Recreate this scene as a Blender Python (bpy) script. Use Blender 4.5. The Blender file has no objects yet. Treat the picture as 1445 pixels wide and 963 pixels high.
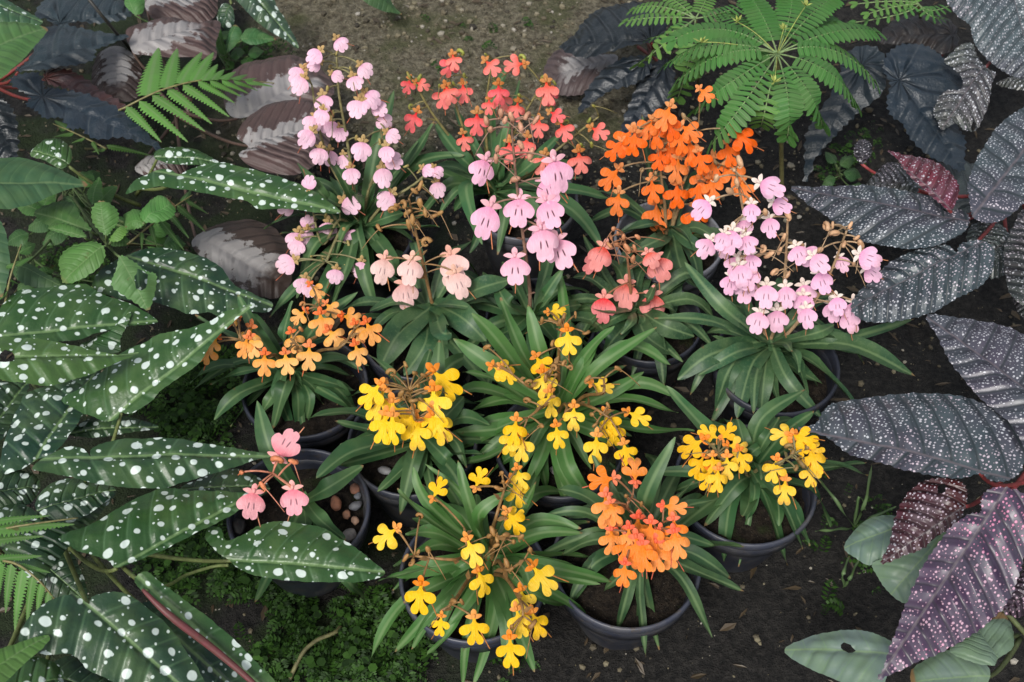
import bpy, bmesh, math, random
from mathutils import Vector, Matrix, noise
from mathutils.geometry import delaunay_2d_cdt
random.seed(7)
R = math.radians

# ------------------------------------------------------------------ camera
CAM_H, PITCH, FPX, IW, IH = 1.15, R(52), 1700.0, 1445.0, 963.0
scene = bpy.context.scene
cam_d = bpy.data.cameras.new('camera'); cam = bpy.data.objects.new('camera', cam_d)
scene.collection.objects.link(cam)
cam.location = (0, 0, CAM_H); cam.rotation_euler = (R(90) - PITCH, 0, 0)
cam_d.sensor_width = 36; cam_d.lens = 36 * FPX / IW
cam_d.clip_start = .02; cam_d.clip_end = 200
cam_d.dof.use_dof = True; cam_d.dof.focus_distance = 1.16; cam_d.dof.aperture_fstop = 14
scene.camera = cam

# ------------------------------------------------------------------ light: bright overcast under greenhouse shade
SUN_EL, SUN_AZ = R(53), R(205)
world = bpy.data.worlds.new('World'); scene.world = world; world.use_nodes = True
wn = world.node_tree.nodes; wl = world.node_tree.links
sky = wn.new('ShaderNodeTexSky'); sky.sky_type = 'NISHITA'; sky.sun_disc = False
sky.sun_elevation = SUN_EL; sky.sun_rotation = SUN_AZ
sky.air_density = 1.0; sky.dust_density = 3.0
hs = wn.new('ShaderNodeHueSaturation'); hs.inputs['Saturation'].default_value = .45
wl.new(sky.outputs[0], hs.inputs['Color']); wl.new(hs.outputs[0], wn['Background'].inputs['Color'])
wn['Background'].inputs['Strength'].default_value = .082
sun_d = bpy.data.lights.new('sun', 'SUN'); sun_d.energy = 1.5; sun_d.angle = R(16); sun_d.color = (1, .97, .92)
sun = bpy.data.objects.new('sun', sun_d); scene.collection.objects.link(sun)
sd = Vector((math.sin(SUN_AZ) * math.cos(SUN_EL), math.cos(SUN_AZ) * math.cos(SUN_EL), math.sin(SUN_EL)))
sun.rotation_euler = sd.to_track_quat('Z', 'Y').to_euler()
scene.view_settings.view_transform = 'Standard'; scene.view_settings.look = 'None'
scene.view_settings.gamma = 1; scene.view_settings.exposure = 0.97
scene.render.engine = 'CYCLES'

# ------------------------------------------------------------------ measuring helpers
FW = Vector((0, math.cos(PITCH), -math.sin(PITCH))); DN = Vector((0, -math.sin(PITCH), -math.cos(PITCH)))
CAMP = Vector((0, 0, CAM_H)); UP = Vector((0, 0, 1))
def ray(p): return FW + Vector((1, 0, 0)) * ((p[0] - IW / 2) / FPX) + DN * ((p[1] - IH / 2) / FPX)
def PZ(p, z): d = ray(p); return CAMP + d * ((z - CAM_H) / d.z)          # where a point at height z stands
def PY(p, y): d = ray(p); return CAMP + d * (y / d.y)
def PP(p, o, n): d = ray(p); return CAMP + d * ((o - CAMP).dot(n) / d.dot(n))
def depth(v): return (v - CAMP).dot(FW)
def rnd(a, b): return random.uniform(a, b)

# ------------------------------------------------------------------ materials
MATS = {}
class NT:
    def __init__(s, name):
        s.m = bpy.data.materials.new(name); s.m.use_nodes = True; MATS[name] = s.m
        s.n = s.m.node_tree.nodes; s.l = s.m.node_tree.links; s.b = s.n['Principled BSDF']
    def new(s, t, **k):
        o = s.n.new('ShaderNode' + t)
        for a, v in k.items(): setattr(o, a, v)
        return o
    def put(s, sock, v):
        if hasattr(v, 'is_output') or isinstance(v, bpy.types.NodeSocket): s.l.new(v, sock)
        elif v is not None: sock.default_value = v
    def math(s, op, a, b=None, c=None, clamp=False):
        o = s.new('Math', operation=op); o.use_clamp = clamp
        for i, v in enumerate((a, b, c)):
            if v is not None: s.put(o.inputs[i], v)
        return o.outputs[0]
    def mix(s, f, a, b, mode='MIX'):
        o = s.new('Mix', data_type='RGBA', blend_type=mode); s.put(o.inputs[0], f)
        for i, v in ((6, a), (7, b)):
            if isinstance(v, tuple) and len(v) == 3: v = v + (1,)
            s.put(o.inputs[i], v)
        return o.outputs[2]
    def ramp(s, v, lo, hi):
        o = s.new('MapRange'); o.interpolation_type = 'SMOOTHSTEP'
        s.put(o.inputs[0], v); s.put(o.inputs[1], lo); s.put(o.inputs[2], hi); return o.outputs[0]
    def noise(s, vec, scale, detail=3, rough=.55, dim='3D'):
        o = s.new('TexNoise', noise_dimensions=dim); s.put(o.inputs['Vector'], vec)
        o.inputs['Scale'].default_value = scale; o.inputs['Detail'].default_value = detail; o.inputs['Roughness'].default_value = rough
        return o.outputs[0]
    def uv(s, name): return s.new('UVMap', uv_map=name).outputs[0]
    def xyz(s, v): o = s.new('SeparateXYZ'); s.l.new(v, o.inputs[0]); return o.outputs
    def obj(s): return s.new('ObjectInfo').outputs
    def geo(s): return s.new('NewGeometry').outputs['Position']
    def bump(s, h, strength=.5, dist=.002):
        o = s.new('Bump'); s.put(o.inputs['Height'], h); o.inputs['Strength'].default_value = strength
        o.inputs['Distance'].default_value = dist; s.l.new(o.outputs[0], s.b.inputs['Normal']); return o
    def fin(s, col, rough=.5, spec=.5, trans=0, transcol=None):
        if isinstance(col, tuple) and len(col) == 3: col = col + (1,)
        s.put(s.b.inputs['Base Color'], col); s.put(s.b.inputs['Roughness'], rough); s.b.inputs['Specular IOR Level'].default_value = spec
        if trans:
            t = s.new('BsdfTranslucent'); s.put(t.inputs[0], transcol if transcol is not None else col)
            mx = s.new('MixShader'); mx.inputs[0].default_value = trans
            s.l.new(s.b.outputs[0], mx.inputs[1]); s.l.new(t.outputs[0], mx.inputs[2])
            s.l.new(mx.outputs[0], s.n['Material Output'].inputs[0])
        return s.m

def pinnate(t, nveins, k):
    """distance pattern of side veins: 0 on a vein, 1 half way between; and the midrib distance"""
    u, v, _ = t.xyz(t.uv('leaf'))
    av = t.math('ABSOLUTE', v)
    off = t.math('MULTIPLY', t.math('GREATER_THAN', v, 0), .45)
    bend = t.math('POWER', av, 1.25)
    w = t.math('FRACT', t.math('ADD', t.math('MULTIPLY', t.math('SUBTRACT', u, t.math('MULTIPLY', bend, k)), nveins), t.math('ADD', off, 20.0)))
    d = t.math('MULTIPLY', t.math('ABSOLUTE', t.math('SUBTRACT', w, .5)), 2.0)
    return u, av, t.math('SUBTRACT', 1.0, d)
def radial(t, n):
    u, v, _ = t.xyz(t.uv('leaf'))
    a = t.math('ARCTAN2', v, u)
    w = t.math('FRACT', t.math('ADD', t.math('MULTIPLY', a, n / 6.283), 20.5))
    d = t.math('MULTIPLY', t.math('ABSOLUTE', t.math('SUBTRACT', w, .5)), 2.0)
    return u, t.math('ABSOLUTE', v), d
def spots(t, scale, rmin, rmax, keep=1.0, stretch=1.0, soft=.05):
    m = t.new('Mapping'); t.l.new(t.uv('metre'), m.inputs[0]); m.inputs['Scale'].default_value = (stretch, 1, 1)
    addv = t.new('VectorMath', operation='ADD'); t.l.new(m.outputs[0], addv.inputs[0])
    cmb = t.new('CombineXYZ'); r = t.obj()['Random']; t.put(cmb.inputs[0], t.math('MULTIPLY', r, 7.0)); t.put(cmb.inputs[1], t.math('MULTIPLY', r, 3.1))
    t.l.new(cmb.outputs[0], addv.inputs[1])
    nz = t.new('TexNoise'); t.l.new(addv.outputs[0], nz.inputs[0]); nz.inputs['Scale'].default_value = scale * 1.4; nz.inputs['Detail'].default_value = 1
    wv = t.new('VectorMath', operation='MULTIPLY_ADD'); t.l.new(nz.outputs['Color'], wv.inputs[0]); wv.inputs[1].default_value = (.25 / scale,) * 3; t.l.new(addv.outputs[0], wv.inputs[2])
    vo = t.new('TexVoronoi', voronoi_dimensions='2D'); t.l.new(wv.outputs[0], vo.inputs['Vector'])
    vo.inputs['Scale'].default_value = scale; vo.inputs['Randomness'].default_value = .75
    c = t.xyz(vo.outputs['Color'])
    rad = t.math('MULTIPLY_ADD', t.math('POWER', c[0], 1.3), rmax - rmin, rmin)
    on = t.math('LESS_THAN', c[1], keep)
    return t.math('MULTIPLY', t.ramp(vo.outputs['Distance'], t.math('ADD', rad, soft), rad), on)

def build_materials():
    # --- spotted angel-wing begonia
    t = NT('spotted_leaf'); col = t.obj()['Color']
    u, av, vd = pinnate(t, 6, .75)
    big = spots(t, 62, .08, .215, .95, .85, .06); small = spots(t, 140, .04, .15, .34, 1, .08)
    nz = t.noise(t.geo(), 30, 4)
    base = t.mix(t.ramp(nz, .35, .75), col, t.mix(.45, col, (.10, .17, .05)))
    base = t.mix(t.math('MULTIPLY', t.ramp(vd, .16, .0), .35), base, (.10, .19, .09))
    base = t.mix(t.math('MULTIPLY', t.ramp(av, .016, .004), .7), base, (.16, .26, .10))
    sp = t.math('MAXIMUM', big, t.math('MULTIPLY', small, .9))
    c = t.mix(sp, base, (.56, .65, .59))
    t.bump(t.math('ADD', t.math('MULTIPLY', t.ramp(vd, 0, .45), .7), t.math('ADD', t.math('MULTIPLY', t.ramp(av, 0, .03), .8), t.math('MULTIPLY', t.noise(t.geo(), 260, 2), .25))), .55, .003)
    t.fin(c, .38, .5, .10)
    # --- silver dotted begonia
    t = NT('silver_leaf'); col = t.obj()['Color']
    u, av, vd = pinnate(t, 7, .85)
    vm = t.ramp(t.math('ADD', vd, t.math('MULTIPLY', t.math('SUBTRACT', t.noise(t.geo(), 90, 2), .5), .3)), .08, .28)
    s1 = spots(t, 310, .08, .31, .88, .85, .07); 
    sp = t.math('MULTIPLY', t.math('MULTIPLY', s1, vm), t.ramp(av, .008, .02))
    nz = t.noise(t.geo(), 45, 3)
    dark = t.mix(.6, col, (.010, .012, .012)); between = t.mix(t.ramp(nz, .3, .7), col, t.mix(.3, col, (.10, .12, .13)))
    between = t.mix(t.math('MULTIPLY', t.ramp(t.noise(t.geo(), 11, 3), .42, .62), .55), between, t.mix(.5, between, (.075, .035, .075)))
    base = t.mix(t.ramp(vd, .0, .22), dark, between)
    base = t.mix(t.math('MULTIPLY', t.ramp(av, .010, .003), .7), base, (.12, .10, .11))
    pinkn = t.ramp(t.noise(t.geo(), 9, 2), .45, .62)
    spc = t.mix(t.math('MAXIMUM', t.math('MULTIPLY', pinkn, t.math('MULTIPLY_ADD', t.obj()['Alpha'], .8, .1)), t.math('SUBTRACT', t.obj()['Alpha'], .45, None, True)), (.42, .44, .47), (.50, .17, .29))
    c = t.mix(sp, base, spc)
    t.bump(t.math('ADD', t.math('MULTIPLY', t.ramp(vd, 0, .7), 1.0), t.math('MULTIPLY', sp, .25)), .85, .004)
    t.fin(c, .38, .5)
    # --- dark plain begonia, radiating veins
    t = NT('dark_leaf'); col = t.obj()['Color']
    u, av, rd = radial(t, 9); u2, av2, vd = pinnate(t, 5, .8)
    f = t.ramp(u, .12, .3)
    d = t.math('ADD', t.math('MULTIPLY', rd, t.math('SUBTRACT', 1.0, f)), t.math('MULTIPLY', vd, f))
    nz = t.noise(t.geo(), 60, 4)
    base = t.mix(t.ramp(nz, .3, .75), col, t.mix(.4, col, (.045, .052, .058)))
    base = t.mix(t.math('MULTIPLY', t.ramp(d, .08, .0), .35), base, (.075, .08, .08))
    t.bump(t.math('ADD', t.math('MULTIPLY', t.ramp(d, 0, .6), .9), t.math('ADD', t.math('MULTIPLY', t.noise(t.geo(), 70, 3), .5), t.math('MULTIPLY', t.noise(t.geo(), 380, 2), .22))), .9, .004)
    t.fin(base, .40, .5)
    # --- brown leaf with silver heart
    t = NT('brown_leaf'); col = t.obj()['Color']
    u, av, rd = radial(t, 13); u2, av2, vd = pinnate(t, 7, .9)
    nz = t.noise(t.geo(), 42, 5, .7); 
    reach = t.math('ADD', t.math('ADD', av, t.math('MULTIPLY', t.math('SUBTRACT', nz, .5), .75)), t.math('MULTIPLY', t.math('SUBTRACT', vd, .5), -.10))
    m = t.math('MULTIPLY', t.ramp(reach, .20, .15), t.ramp(t.math('ADD', u, t.math('MULTIPLY', nz, .4)), 1.05, .85))
    brown = t.mix(t.ramp(nz, .3, .7), col, t.mix(.5, col, (.05, .035, .03)))
    c = t.mix(t.math('MULTIPLY', m, .8), brown, (.29, .28, .275))
    t.bump(t.math('ADD', t.math('MULTIPLY', t.ramp(vd, 0, .6), .7), t.math('MULTIPLY', nz, .4)), .6, .004)
    t.fin(c, .5, .4)
    # --- plain leaf (orchid leaves, weeds, smooth leaves)
    def plain(name, nv, k, rough, trans, mott):
        t = NT(name); col = t.obj()['Color']
        u, av, vd = pinnate(t, nv, k)
        nz = t.noise(t.geo(), 38, 4)
        base = t.mix(t.ramp(nz, .3, .72), col, t.mix(.45, col, (.12, .20, .07)))
        if mott: base = t.mix(t.math('MULTIPLY', t.ramp(t.noise(t.geo(), 330, 3, .7), .5, .68), .35), base, (.13, .20, .09))
        hv = t.obj()['Random']
        base = t.mix(t.math('MULTIPLY', hv, .35), base, t.mix(.5, base, (.02, .035, .022)))
        base = t.mix(t.math('MULTIPLY', t.ramp(av, .016, .003), .45), base, (.20, .29, .13))
        if nv > 3: base = t.mix(t.math('MULTIPLY', t.ramp(vd, .12, .0), .3), base, (.14, .24, .10))
        bl = t.math('MULTIPLY', t.ramp(t.noise(t.geo(), 75, 3, .6), .68, .74), t.ramp(t.math('FRACT', t.math('MULTIPLY', hv, 5.7)), .55, .75))
        base = t.mix(t.math('MULTIPLY', bl, .7), base, (.10, .075, .03))
        tip = t.ramp(t.math('ADD', u, t.math('MULTIPLY', nz, .10)), .99, 1.03)
        base = t.mix(t.math('MULTIPLY', tip, t.ramp(hv, .4, .6)), base, (.20, .13, .06))
        t.bump(t.math('ADD', t.math('MULTIPLY', t.ramp(vd, 0, .5), .5 if nv > 3 else .0), t.math('MULTIPLY', nz, .6)), .4, .002)
        t.fin(base, rough, .32, trans, t.mix(.5, base, (.16, .28, .04)))
    plain('orchid_leaf', 1, .2, .47, .15, False)
    plain('mottled_leaf', 1, .2, .45, .10, True)
    plain('weed_leaf', 8, .7, .5, .22, False)
    plain('fern_leaf', 1, .2, .55, .25, False)
    plain('pale_leaf', 5, .8, .42, .05, False)
    # --- stems, simple coloured by object colour
    t = NT('stem'); col = t.obj()['Color']; nz = t.noise(t.geo(), 180, 3)
    t.fin(t.mix(t.ramp(nz, .3, .7), col, t.mix(.5, col, (.05, .04, .02))), .5, .4)
    t = NT('bud'); col = t.obj()['Color']; nz = t.noise(t.geo(), 260, 3)
    t.fin(t.mix(t.ramp(nz, .35, .7), col, t.mix(.45, col, (.30, .13, .04))), .55, .4, .1)
    # --- petals: throat colour runs into lip colour
    t = NT('petal'); col = t.obj()['Color']; u, v, _ = t.xyz(t.uv('leaf')); rn = t.obj()['Random']
    hsv = t.new('HueSaturation'); t.put(hsv.inputs['Color'], col); t.put(hsv.inputs['Hue'], t.math('MULTIPLY_ADD', rn, .016, .492)); t.put(hsv.inputs['Saturation'], t.math('MULTIPLY_ADD', rn, -.10, 1.04))
    body = hsv.outputs[0]
    deep = t.new('HueSaturation'); t.put(deep.inputs['Color'], body); deep.inputs['Saturation'].default_value = 1.38; deep.inputs['Value'].default_value = .93
    nz = t.noise(t.uv('leaf'), 9, 3)
    c = t.mix(t.ramp(t.math('ADD', u, t.math('MULTIPLY', nz, .2)), .62, .12), body, deep.outputs[0])
    slit = t.math('MULTIPLY', t.ramp(t.math('ABSOLUTE', t.math('SUBTRACT', t.math('ABSOLUTE', v), t.math('MULTIPLY_ADD', u, .12, .04))), .035, .012), t.math('MULTIPLY', t.ramp(u, .34, .44), t.ramp(u, .66, .56)))
    c = t.mix(t.math('MULTIPLY', slit, t.obj()['Alpha']), c, (.10, .03, .05))
    mp = t.new('Mapping'); t.l.new(t.uv('leaf'), mp.inputs[0]); mp.inputs['Scale'].default_value = (2.2, 34, 1)
    vn = t.noise(mp.outputs[0], 1.0, 3, .6)
    age = t.new('HueSaturation'); t.put(age.inputs['Color'], c); t.put(age.inputs['Value'], t.math('MULTIPLY_ADD', vn, .34, .80)); t.put(age.inputs['Saturation'], t.math('MULTIPLY_ADD', vn, -.25, 1.12)); c = age.outputs[0]
    old = t.math('MULTIPLY', t.ramp(t.math('FRACT', t.math('MULTIPLY', rn, 7.31)), .80, .98), t.ramp(t.math('ADD', u, t.math('MULTIPLY', nz, .5)), .9, 1.3))
    c = t.mix(t.math('MULTIPLY', old, .6), c, (.35, .17, .06))
    t.bump(t.math('ADD', nz, t.math('MULTIPLY', vn, .7)), .45, .0022)
    t.fin(c, .55, .25, .22)
    # --- pots
    t = NT('pot_plastic'); col = t.obj()['Color']; nz = t.noise(t.geo(), 22, 5, .65)
    c = t.mix(t.ramp(nz, .45, .75), col, t.mix(.35, col, (.13, .12, .10))); c = t.mix(t.math('MULTIPLY', t.ramp(t.noise(t.geo(), 85, 5, .75), .54, .66), .65), c, (.055, .043, .030))
    t.fin(c, t.math('MULTIPLY_ADD', nz, .4, .22), .5)
    t = NT('potting_soil'); g = t.geo(); a = t.noise(g, 170, 5, .7); b = t.noise(g, 520, 3, .7)
    c = t.mix(t.ramp(a, .35, .7), (.008, .006, .005), (.034, .026, .018)); c = t.mix(t.ramp(b, .66, .72), c, (.20, .18, .15))
    c = t.mix(t.math('MULTIPLY', t.ramp(t.noise(g, 26, 3), .55, .68), .6), c, (.03, .045, .012))
    t.bump(t.math('ADD', a, t.math('MULTIPLY', b, .5)), 1, .006); t.fin(c, .85, .2)
    # --- ground: dark damp soil near the pots, worn mossy concrete path at the back
    t = NT('ground'); g = t.geo(); x, y, z = t.xyz(g)
    a = t.noise(g, 9, 5, .6); b = t.noise(g, 120, 5, .7); c3 = t.noise(g, 420, 3, .7)
    soil = t.mix(t.ramp(b, .35, .7), (.007, .0065, .006), (.036, .033, .029)); soil = t.mix(t.ramp(c3, .66, .74), soil, (.15, .14, .12))
    path = t.mix(t.ramp(b, .3, .7), (.06, .05, .03), (.27, .24, .165)); path = t.mix(t.ramp(c3, .62, .72), path, (.48, .45, .38))
    path = t.mix(t.math('MULTIPLY', t.ramp(a, .48, .66), .75), path, (.075, .085, .030)); path = t.mix(t.math('MULTIPLY', t.ramp(a, .45, .3), .7), path, (.04, .033, .026))
    m = t.math('MULTIPLY', t.math('MULTIPLY', t.ramp(x, -.44, -.34), t.ramp(x, .26, .14)), t.ramp(t.math('ADD', y, t.math('MULTIPLY', t.math('SUBTRACT', a, .5), .35)), 1.18, 1.32))
    moss = t.math('MULTIPLY', t.math('MULTIPLY', t.ramp(x, .02, -.14), t.ramp(t.noise(g, 14, 4), .40, .58)), .8)
    soil = t.mix(moss, soil, (.022, .040, .010))
    t.bump(t.math('ADD', t.math('MULTIPLY', b, 1.0), t.math('MULTIPLY', c3, .6)), 1, .012)
    t.fin(t.mix(m, soil, path), .8, .3)
    t = NT('stone'); col = t.obj()['Color']; g = t.geo(); nz = t.noise(g, 130, 4, .6)
    t.bump(nz, .5, .002); t.fin(t.mix(t.ramp(nz, .35, .7), col, t.mix(.5, col, (.05, .045, .04))), .6, .35)
    t = NT('gravel'); r = t.new('NewGeometry').outputs['Random Per Island']
    cr = t.new('ValToRGB'); t.l.new(r, cr.inputs[0]); e = cr.color_ramp.elements
    e[0].color = (.03, .026, .02, 1); e[1].color = (.30, .28, .24, 1); k = e.new(.5); k.color = (.10, .085, .055, 1); k = e.new(.8); k.color = (.16, .14, .09, 1)
    t.fin(cr.outputs[0], .8, .3)
    t = NT('moss'); r = t.new('NewGeometry').outputs['Random Per Island']
    cr = t.new('ValToRGB'); t.l.new(r, cr.inputs[0]); e = cr.color_ramp.elements
    e[0].color = (.008, .024, .004, 1); e[1].color = (.042, .11, .014, 1)
    t.fin(cr.outputs[0], .6, .3, .2)
build_materials()

# ------------------------------------------------------------------ object helpers
COL = scene.collection
def link(o, parent=None):
    COL.objects.link(o)
    if parent is not None: o.parent = parent
    return o
def empty(name, loc, label, cat, group=None):
    o = bpy.data.objects.new(name, None); o.empty_display_size = .02; o.location = loc; link(o)
    o['label'] = label; o['category'] = cat
    if group: o['group'] = group
    o['_w'] = tuple(loc); return o
def mesh_data(name, verts, faces, uvn=None, uvm=None, smooth=True):
    me = bpy.data.meshes.new(name); me.from_pydata([tuple(v) for v in verts], [], faces)
    for nm, uv in (('leaf', uvn), ('metre', uvm)):
        if uv is not None:
            la = me.uv_layers.new(name=nm); li = [0] * len(me.loops); me.loops.foreach_get('vertex_index', li)
            la.data.foreach_set('uv', [c for i in li for c in uv[i]])
    if smooth: me.polygons.foreach_set('use_smooth', [True] * len(me.polygons))
    me.update(); return me
def mk(name, verts, faces, mat, parent=None, color=None, uvn=None, uvm=None, smooth=True, alpha=0):
    off = Vector((0, 0, 0)); p = parent
    if parent is not None: off = Vector(parent['_w']) if '_w' in parent else Vector((0, 0, 0))
    me = mesh_data(name, [Vector(v) - off for v in verts], faces, uvn, uvm, smooth)
    me.materials.append(MATS[mat]); o = bpy.data.objects.new(name, me); link(o, parent)
    if color: o.color = (*color, alpha)
    if parent is not None: o['_w'] = tuple(off)
    return o
def bez(a, b, c, n):
    return [a * (1 - t) ** 2 + b * (2 * t * (1 - t)) + c * t * t for t in [i / n for i in range(n + 1)]]
def catmull(pts, n, closed=False):
    out = []; m = len(pts)
    for i in range(m if closed else m - 1):
        g = (lambda k: pts[k % m]) if closed else (lambda k: pts[max(0, min(m - 1, k))])
        p0, p1, p2, p3 = g(i - 1), g(i), g(i + 1), g(i + 2)
        for j in range(n):
            t = j / n
            out.append(.5 * ((2 * p1) + (p2 - p0) * t + (2 * p0 - 5 * p1 + 4 * p2 - p3) * t * t + (3 * p1 - p0 - 3 * p2 + p3) * t ** 3))
    if not closed: out.append(pts[-1].copy())
    return out
class MB:
    def __init__(s): s.v = []; s.f = []; s.uv = []
    def add(s, vs, fs, uv=None):
        k = len(s.v); s.v += vs; s.f += [tuple(i + k for i in f) for f in fs]; s.uv += (uv or [(0, 0)] * len(vs))
    def tube(s, path, r0, r1=None, n=5, bulge=None):
        r1 = r0 if r1 is None else r1; vs = []; m = len(path)
        ref = Vector((.31, .22, .92)).normalized()
        for i, p in enumerate(path):
            d = (path[min(i + 1, m - 1)] - path[max(i - 1, 0)])
            if d.length < 1e-9: d = UP.copy()
            d.normalize(); a = d.cross(ref)
            if a.length < 1e-3: a = d.cross(Vector((1, 0, 0)))
            a.normalize(); b = d.cross(a); t = i / (m - 1); r = r0 + (r1 - r0) * t
            if bulge: r *= bulge(t)
            vs += [p + (a * math.cos(2 * math.pi * j / n) + b * math.sin(2 * math.pi * j / n)) * r for j in range(n)]
        fs = [(i * n + j, i * n + (j + 1) % n, (i + 1) * n + (j + 1) % n, (i + 1) * n + j) for i in range(m - 1) for j in range(n)]
        fs += [tuple(range(n - 1, -1, -1)), tuple(range((m - 1) * n, m * n))]
        s.add(vs, fs)
    def blob(s, c, r, sx=1, sy=1, sz=1, rot=None, jit=.0, seg=6, ring=4):
        vs = []; rot = rot or Matrix.Identity(3)
        def pt(a, b):
            q = Vector((math.sin(a) * math.cos(b) * sx, math.sin(a) * math.sin(b) * sy, math.cos(a) * sz)) * r * (1 + rnd(-jit, jit)); return c + rot @ q
        vs.append(pt(0, 0))
        for i in range(1, ring):
            for j in range(seg): vs.append(pt(math.pi * i / ring, 2 * math.pi * j / seg))
        vs.append(pt(math.pi, 0)); L = len(vs) - 1; fs = []
        for j in range(seg):
            k = (j + 1) % seg; fs.append((0, 1 + j, 1 + k)); fs.append((L, L - seg + k, L - seg + j))
            for i in range(ring - 2): fs.append((1 + i * seg + j, 1 + (i + 1) * seg + j, 1 + (i + 1) * seg + k, 1 + i * seg + k))
        s.add(vs, fs)
    def obj(s, name, mat, parent=None, color=None, smooth=True, alpha=0):
        return mk(name, s.v, s.f, mat, parent, color, s.uv, s.uv, smooth, alpha)

def inpoly(p, poly):
    c = False; j = len(poly) - 1
    for i in range(len(poly)):
        if (poly[i][1] > p[1]) != (poly[j][1] > p[1]) and p[0] < (poly[j][0] - poly[i][0]) * (p[1] - poly[i][1]) / (poly[j][1] - poly[i][1]) + poly[i][0]: c = not c
        j = i
    return c
def fill(poly, step, holes=()):
    """triangulate a closed 2D outline with evenly spread inner points"""
    xs = [p[0] for p in poly]; ys = [p[1] for p in poly]
    co = [Vector((p[0], p[1])) for p in poly]; n = len(co); edges = [(i, (i + 1) % n) for i in range(n)]
    def inside(x, y):
        c = False; j = n - 1
        for i in range(n):
            if (ys[i] > y) != (ys[j] > y) and x < (xs[j] - xs[i]) * (y - ys[i]) / (ys[j] - ys[i]) + xs[i]: c = not c
            j = i
        return c
    r = 0; y = min(ys) + step * .5
    while y < max(ys):
        x = min(xs) + step * (.5 if r % 2 else 1.0)
        while x < max(xs):
            if inside(x, y) and min((x - a) ** 2 + (y - b) ** 2 for a, b in zip(xs, ys)) > (step * .45) ** 2: co.append(Vector((x, y)))
            x += step
        y += step * .87; r += 1
    for h in holes:
        k = len(co); m_ = 11
        co = [c for c in co[:n]] + [c for c in co[n:] if (c.x - h[0]) ** 2 + (c.y - h[1]) ** 2 > (h[2] * 1.5) ** 2]; k = len(co)
        rr = [h[2] * (1 + .28 * math.sin(2 * q + h[0] * 900) + .12 * math.sin(5 * q)) for q in [i * 6.2832 / m_ for i in range(m_)]]
        co += [Vector((h[0] + rr[i] * math.cos(i * 6.2832 / m_) * 1.2, h[1] + rr[i] * math.sin(i * 6.2832 / m_) * .8)) for i in range(m_)]
        edges += [(k + i, k + (i + 1) % m_) for i in range(m_)]; hl = (k, m_)
    v, e, f, *_ = delaunay_2d_cdt(co, edges, [], 1, 1e-7)
    fs = []
    for t in f:
        cx = sum(v[i].x for i in t) / 3; cy = sum(v[i].y for i in t) / 3
        if holes and inpoly((cx, cy), [co[hl[0] + i] for i in range(hl[1])]): continue
        a, b, c = (v[i] for i in t)
        fs.append(tuple(t) if (b - a).cross(c - a) > 0 else tuple(reversed(t)))
    return v, fs, [(xs[i], ys[i]) for i in range(n)]

def blade(plant, pts, base, tip, zb, zt, mat, color, roll=0, dome=.006, groove=.004, veins=6, vk=.8, quilt=.0015, wave=.003, jag=0, holes=(), name='leaf', alpha=0, petiole=None, pcol=(.12, .16, .05), prad=.0022, step=None, seg=6):
    """a broad leaf: its outline (measured) lies in a plane through base and tip, then gets dome, groove, quilting and waves"""
    B = PZ(base, zb); T = PZ(tip, zt); a = (T - B); L = a.length; a.normalize()
    s = a.cross(UP).normalized(); s = Matrix.Rotation(R(roll), 3, a) @ s; n = s.cross(a).normalized()
    if n.z < 0: n = -n; s = -s
    s = n.cross(a)
    P2 = []
    for p in pts:
        w = PP(p, B, n) - B; P2.append(Vector((w.dot(a), w.dot(s), 0)))
    area = sum(P2[i].x * P2[(i + 1) % len(P2)].y - P2[(i + 1) % len(P2)].x * P2[i].y for i in range(len(P2)))
    if area < 0: P2.reverse()
    out = catmull(P2, seg, True)
    m = len(out)
    cen = sum(out, Vector()) / m
    o2 = []
    for i, q in enumerate(out):
        tg = (out[(i + 1) % m] - out[i - 1]); nn = Vector((tg.y, -tg.x, 0))
        if nn.length: nn.normalize()
        j = .0012 * noise.noise(Vector((q.x * 60, q.y * 60, zb * 50))) + (jag * (rnd(.3, 1.2) if i % 2 else -.3) if jag else rnd(-.0004, .0004))
        o2.append(q + nn * j)
    hs = []
    for (hx, hy, hr) in holes:
        w = PP((hx, hy), B, n) - B; hs.append((w.dot(a), w.dot(s), hr))
    v2, fs, poly = fill([(q.x, q.y) for q in o2], step or max(.005, L / 30), hs)
    verts = []; uvn = []; uvm = []; sd_ = rnd(0, 50)
    for q in v2:
        u, v = q.x, q.y
        de = min((u - x) ** 2 + (v - y) ** 2 for x, y in poly) ** .5
        e = min(1, de / (L * .16)); e = e * e * (3 - 2 * e)
        un, vn = u / L, abs(v) / L
        d = dome * e - groove * math.exp(-(v / (.035 * L)) ** 2) * e
        w = (un - vn ** 1.25 * vk) * veins + (.45 if v > 0 else 0)
        d += quilt * math.sin(2 * math.pi * w) * min(1, vn / .06) * min(1, .35 + e)
        d += wave * noise.noise(Vector((u * 22, v * 22, sd_)))
        verts.append(B + a * u + s * v + n * d); uvn.append((un, v / L)); uvm.append((u, v))
    o = mk(name, verts, fs, mat, plant, color, uvn, uvm, alpha=alpha)
    if petiole is not None:
        E = petiole if isinstance(petiole, Vector) else Vector(plant['_w']) + Vector((rnd(-.015, .015), rnd(-.015, .015), min(.1, zb * .45)))
        dr = (E - B); c = B + Vector((dr.x * .25, dr.y * .25, dr.z * .55)) - a * .012
        mb = MB(); mb.tube(bez(B - n * .002, c, E, 10), prad * .8, prad * 1.25, 6); mb.obj('petiole', 'stem', plant, pcol)
    return o

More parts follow.
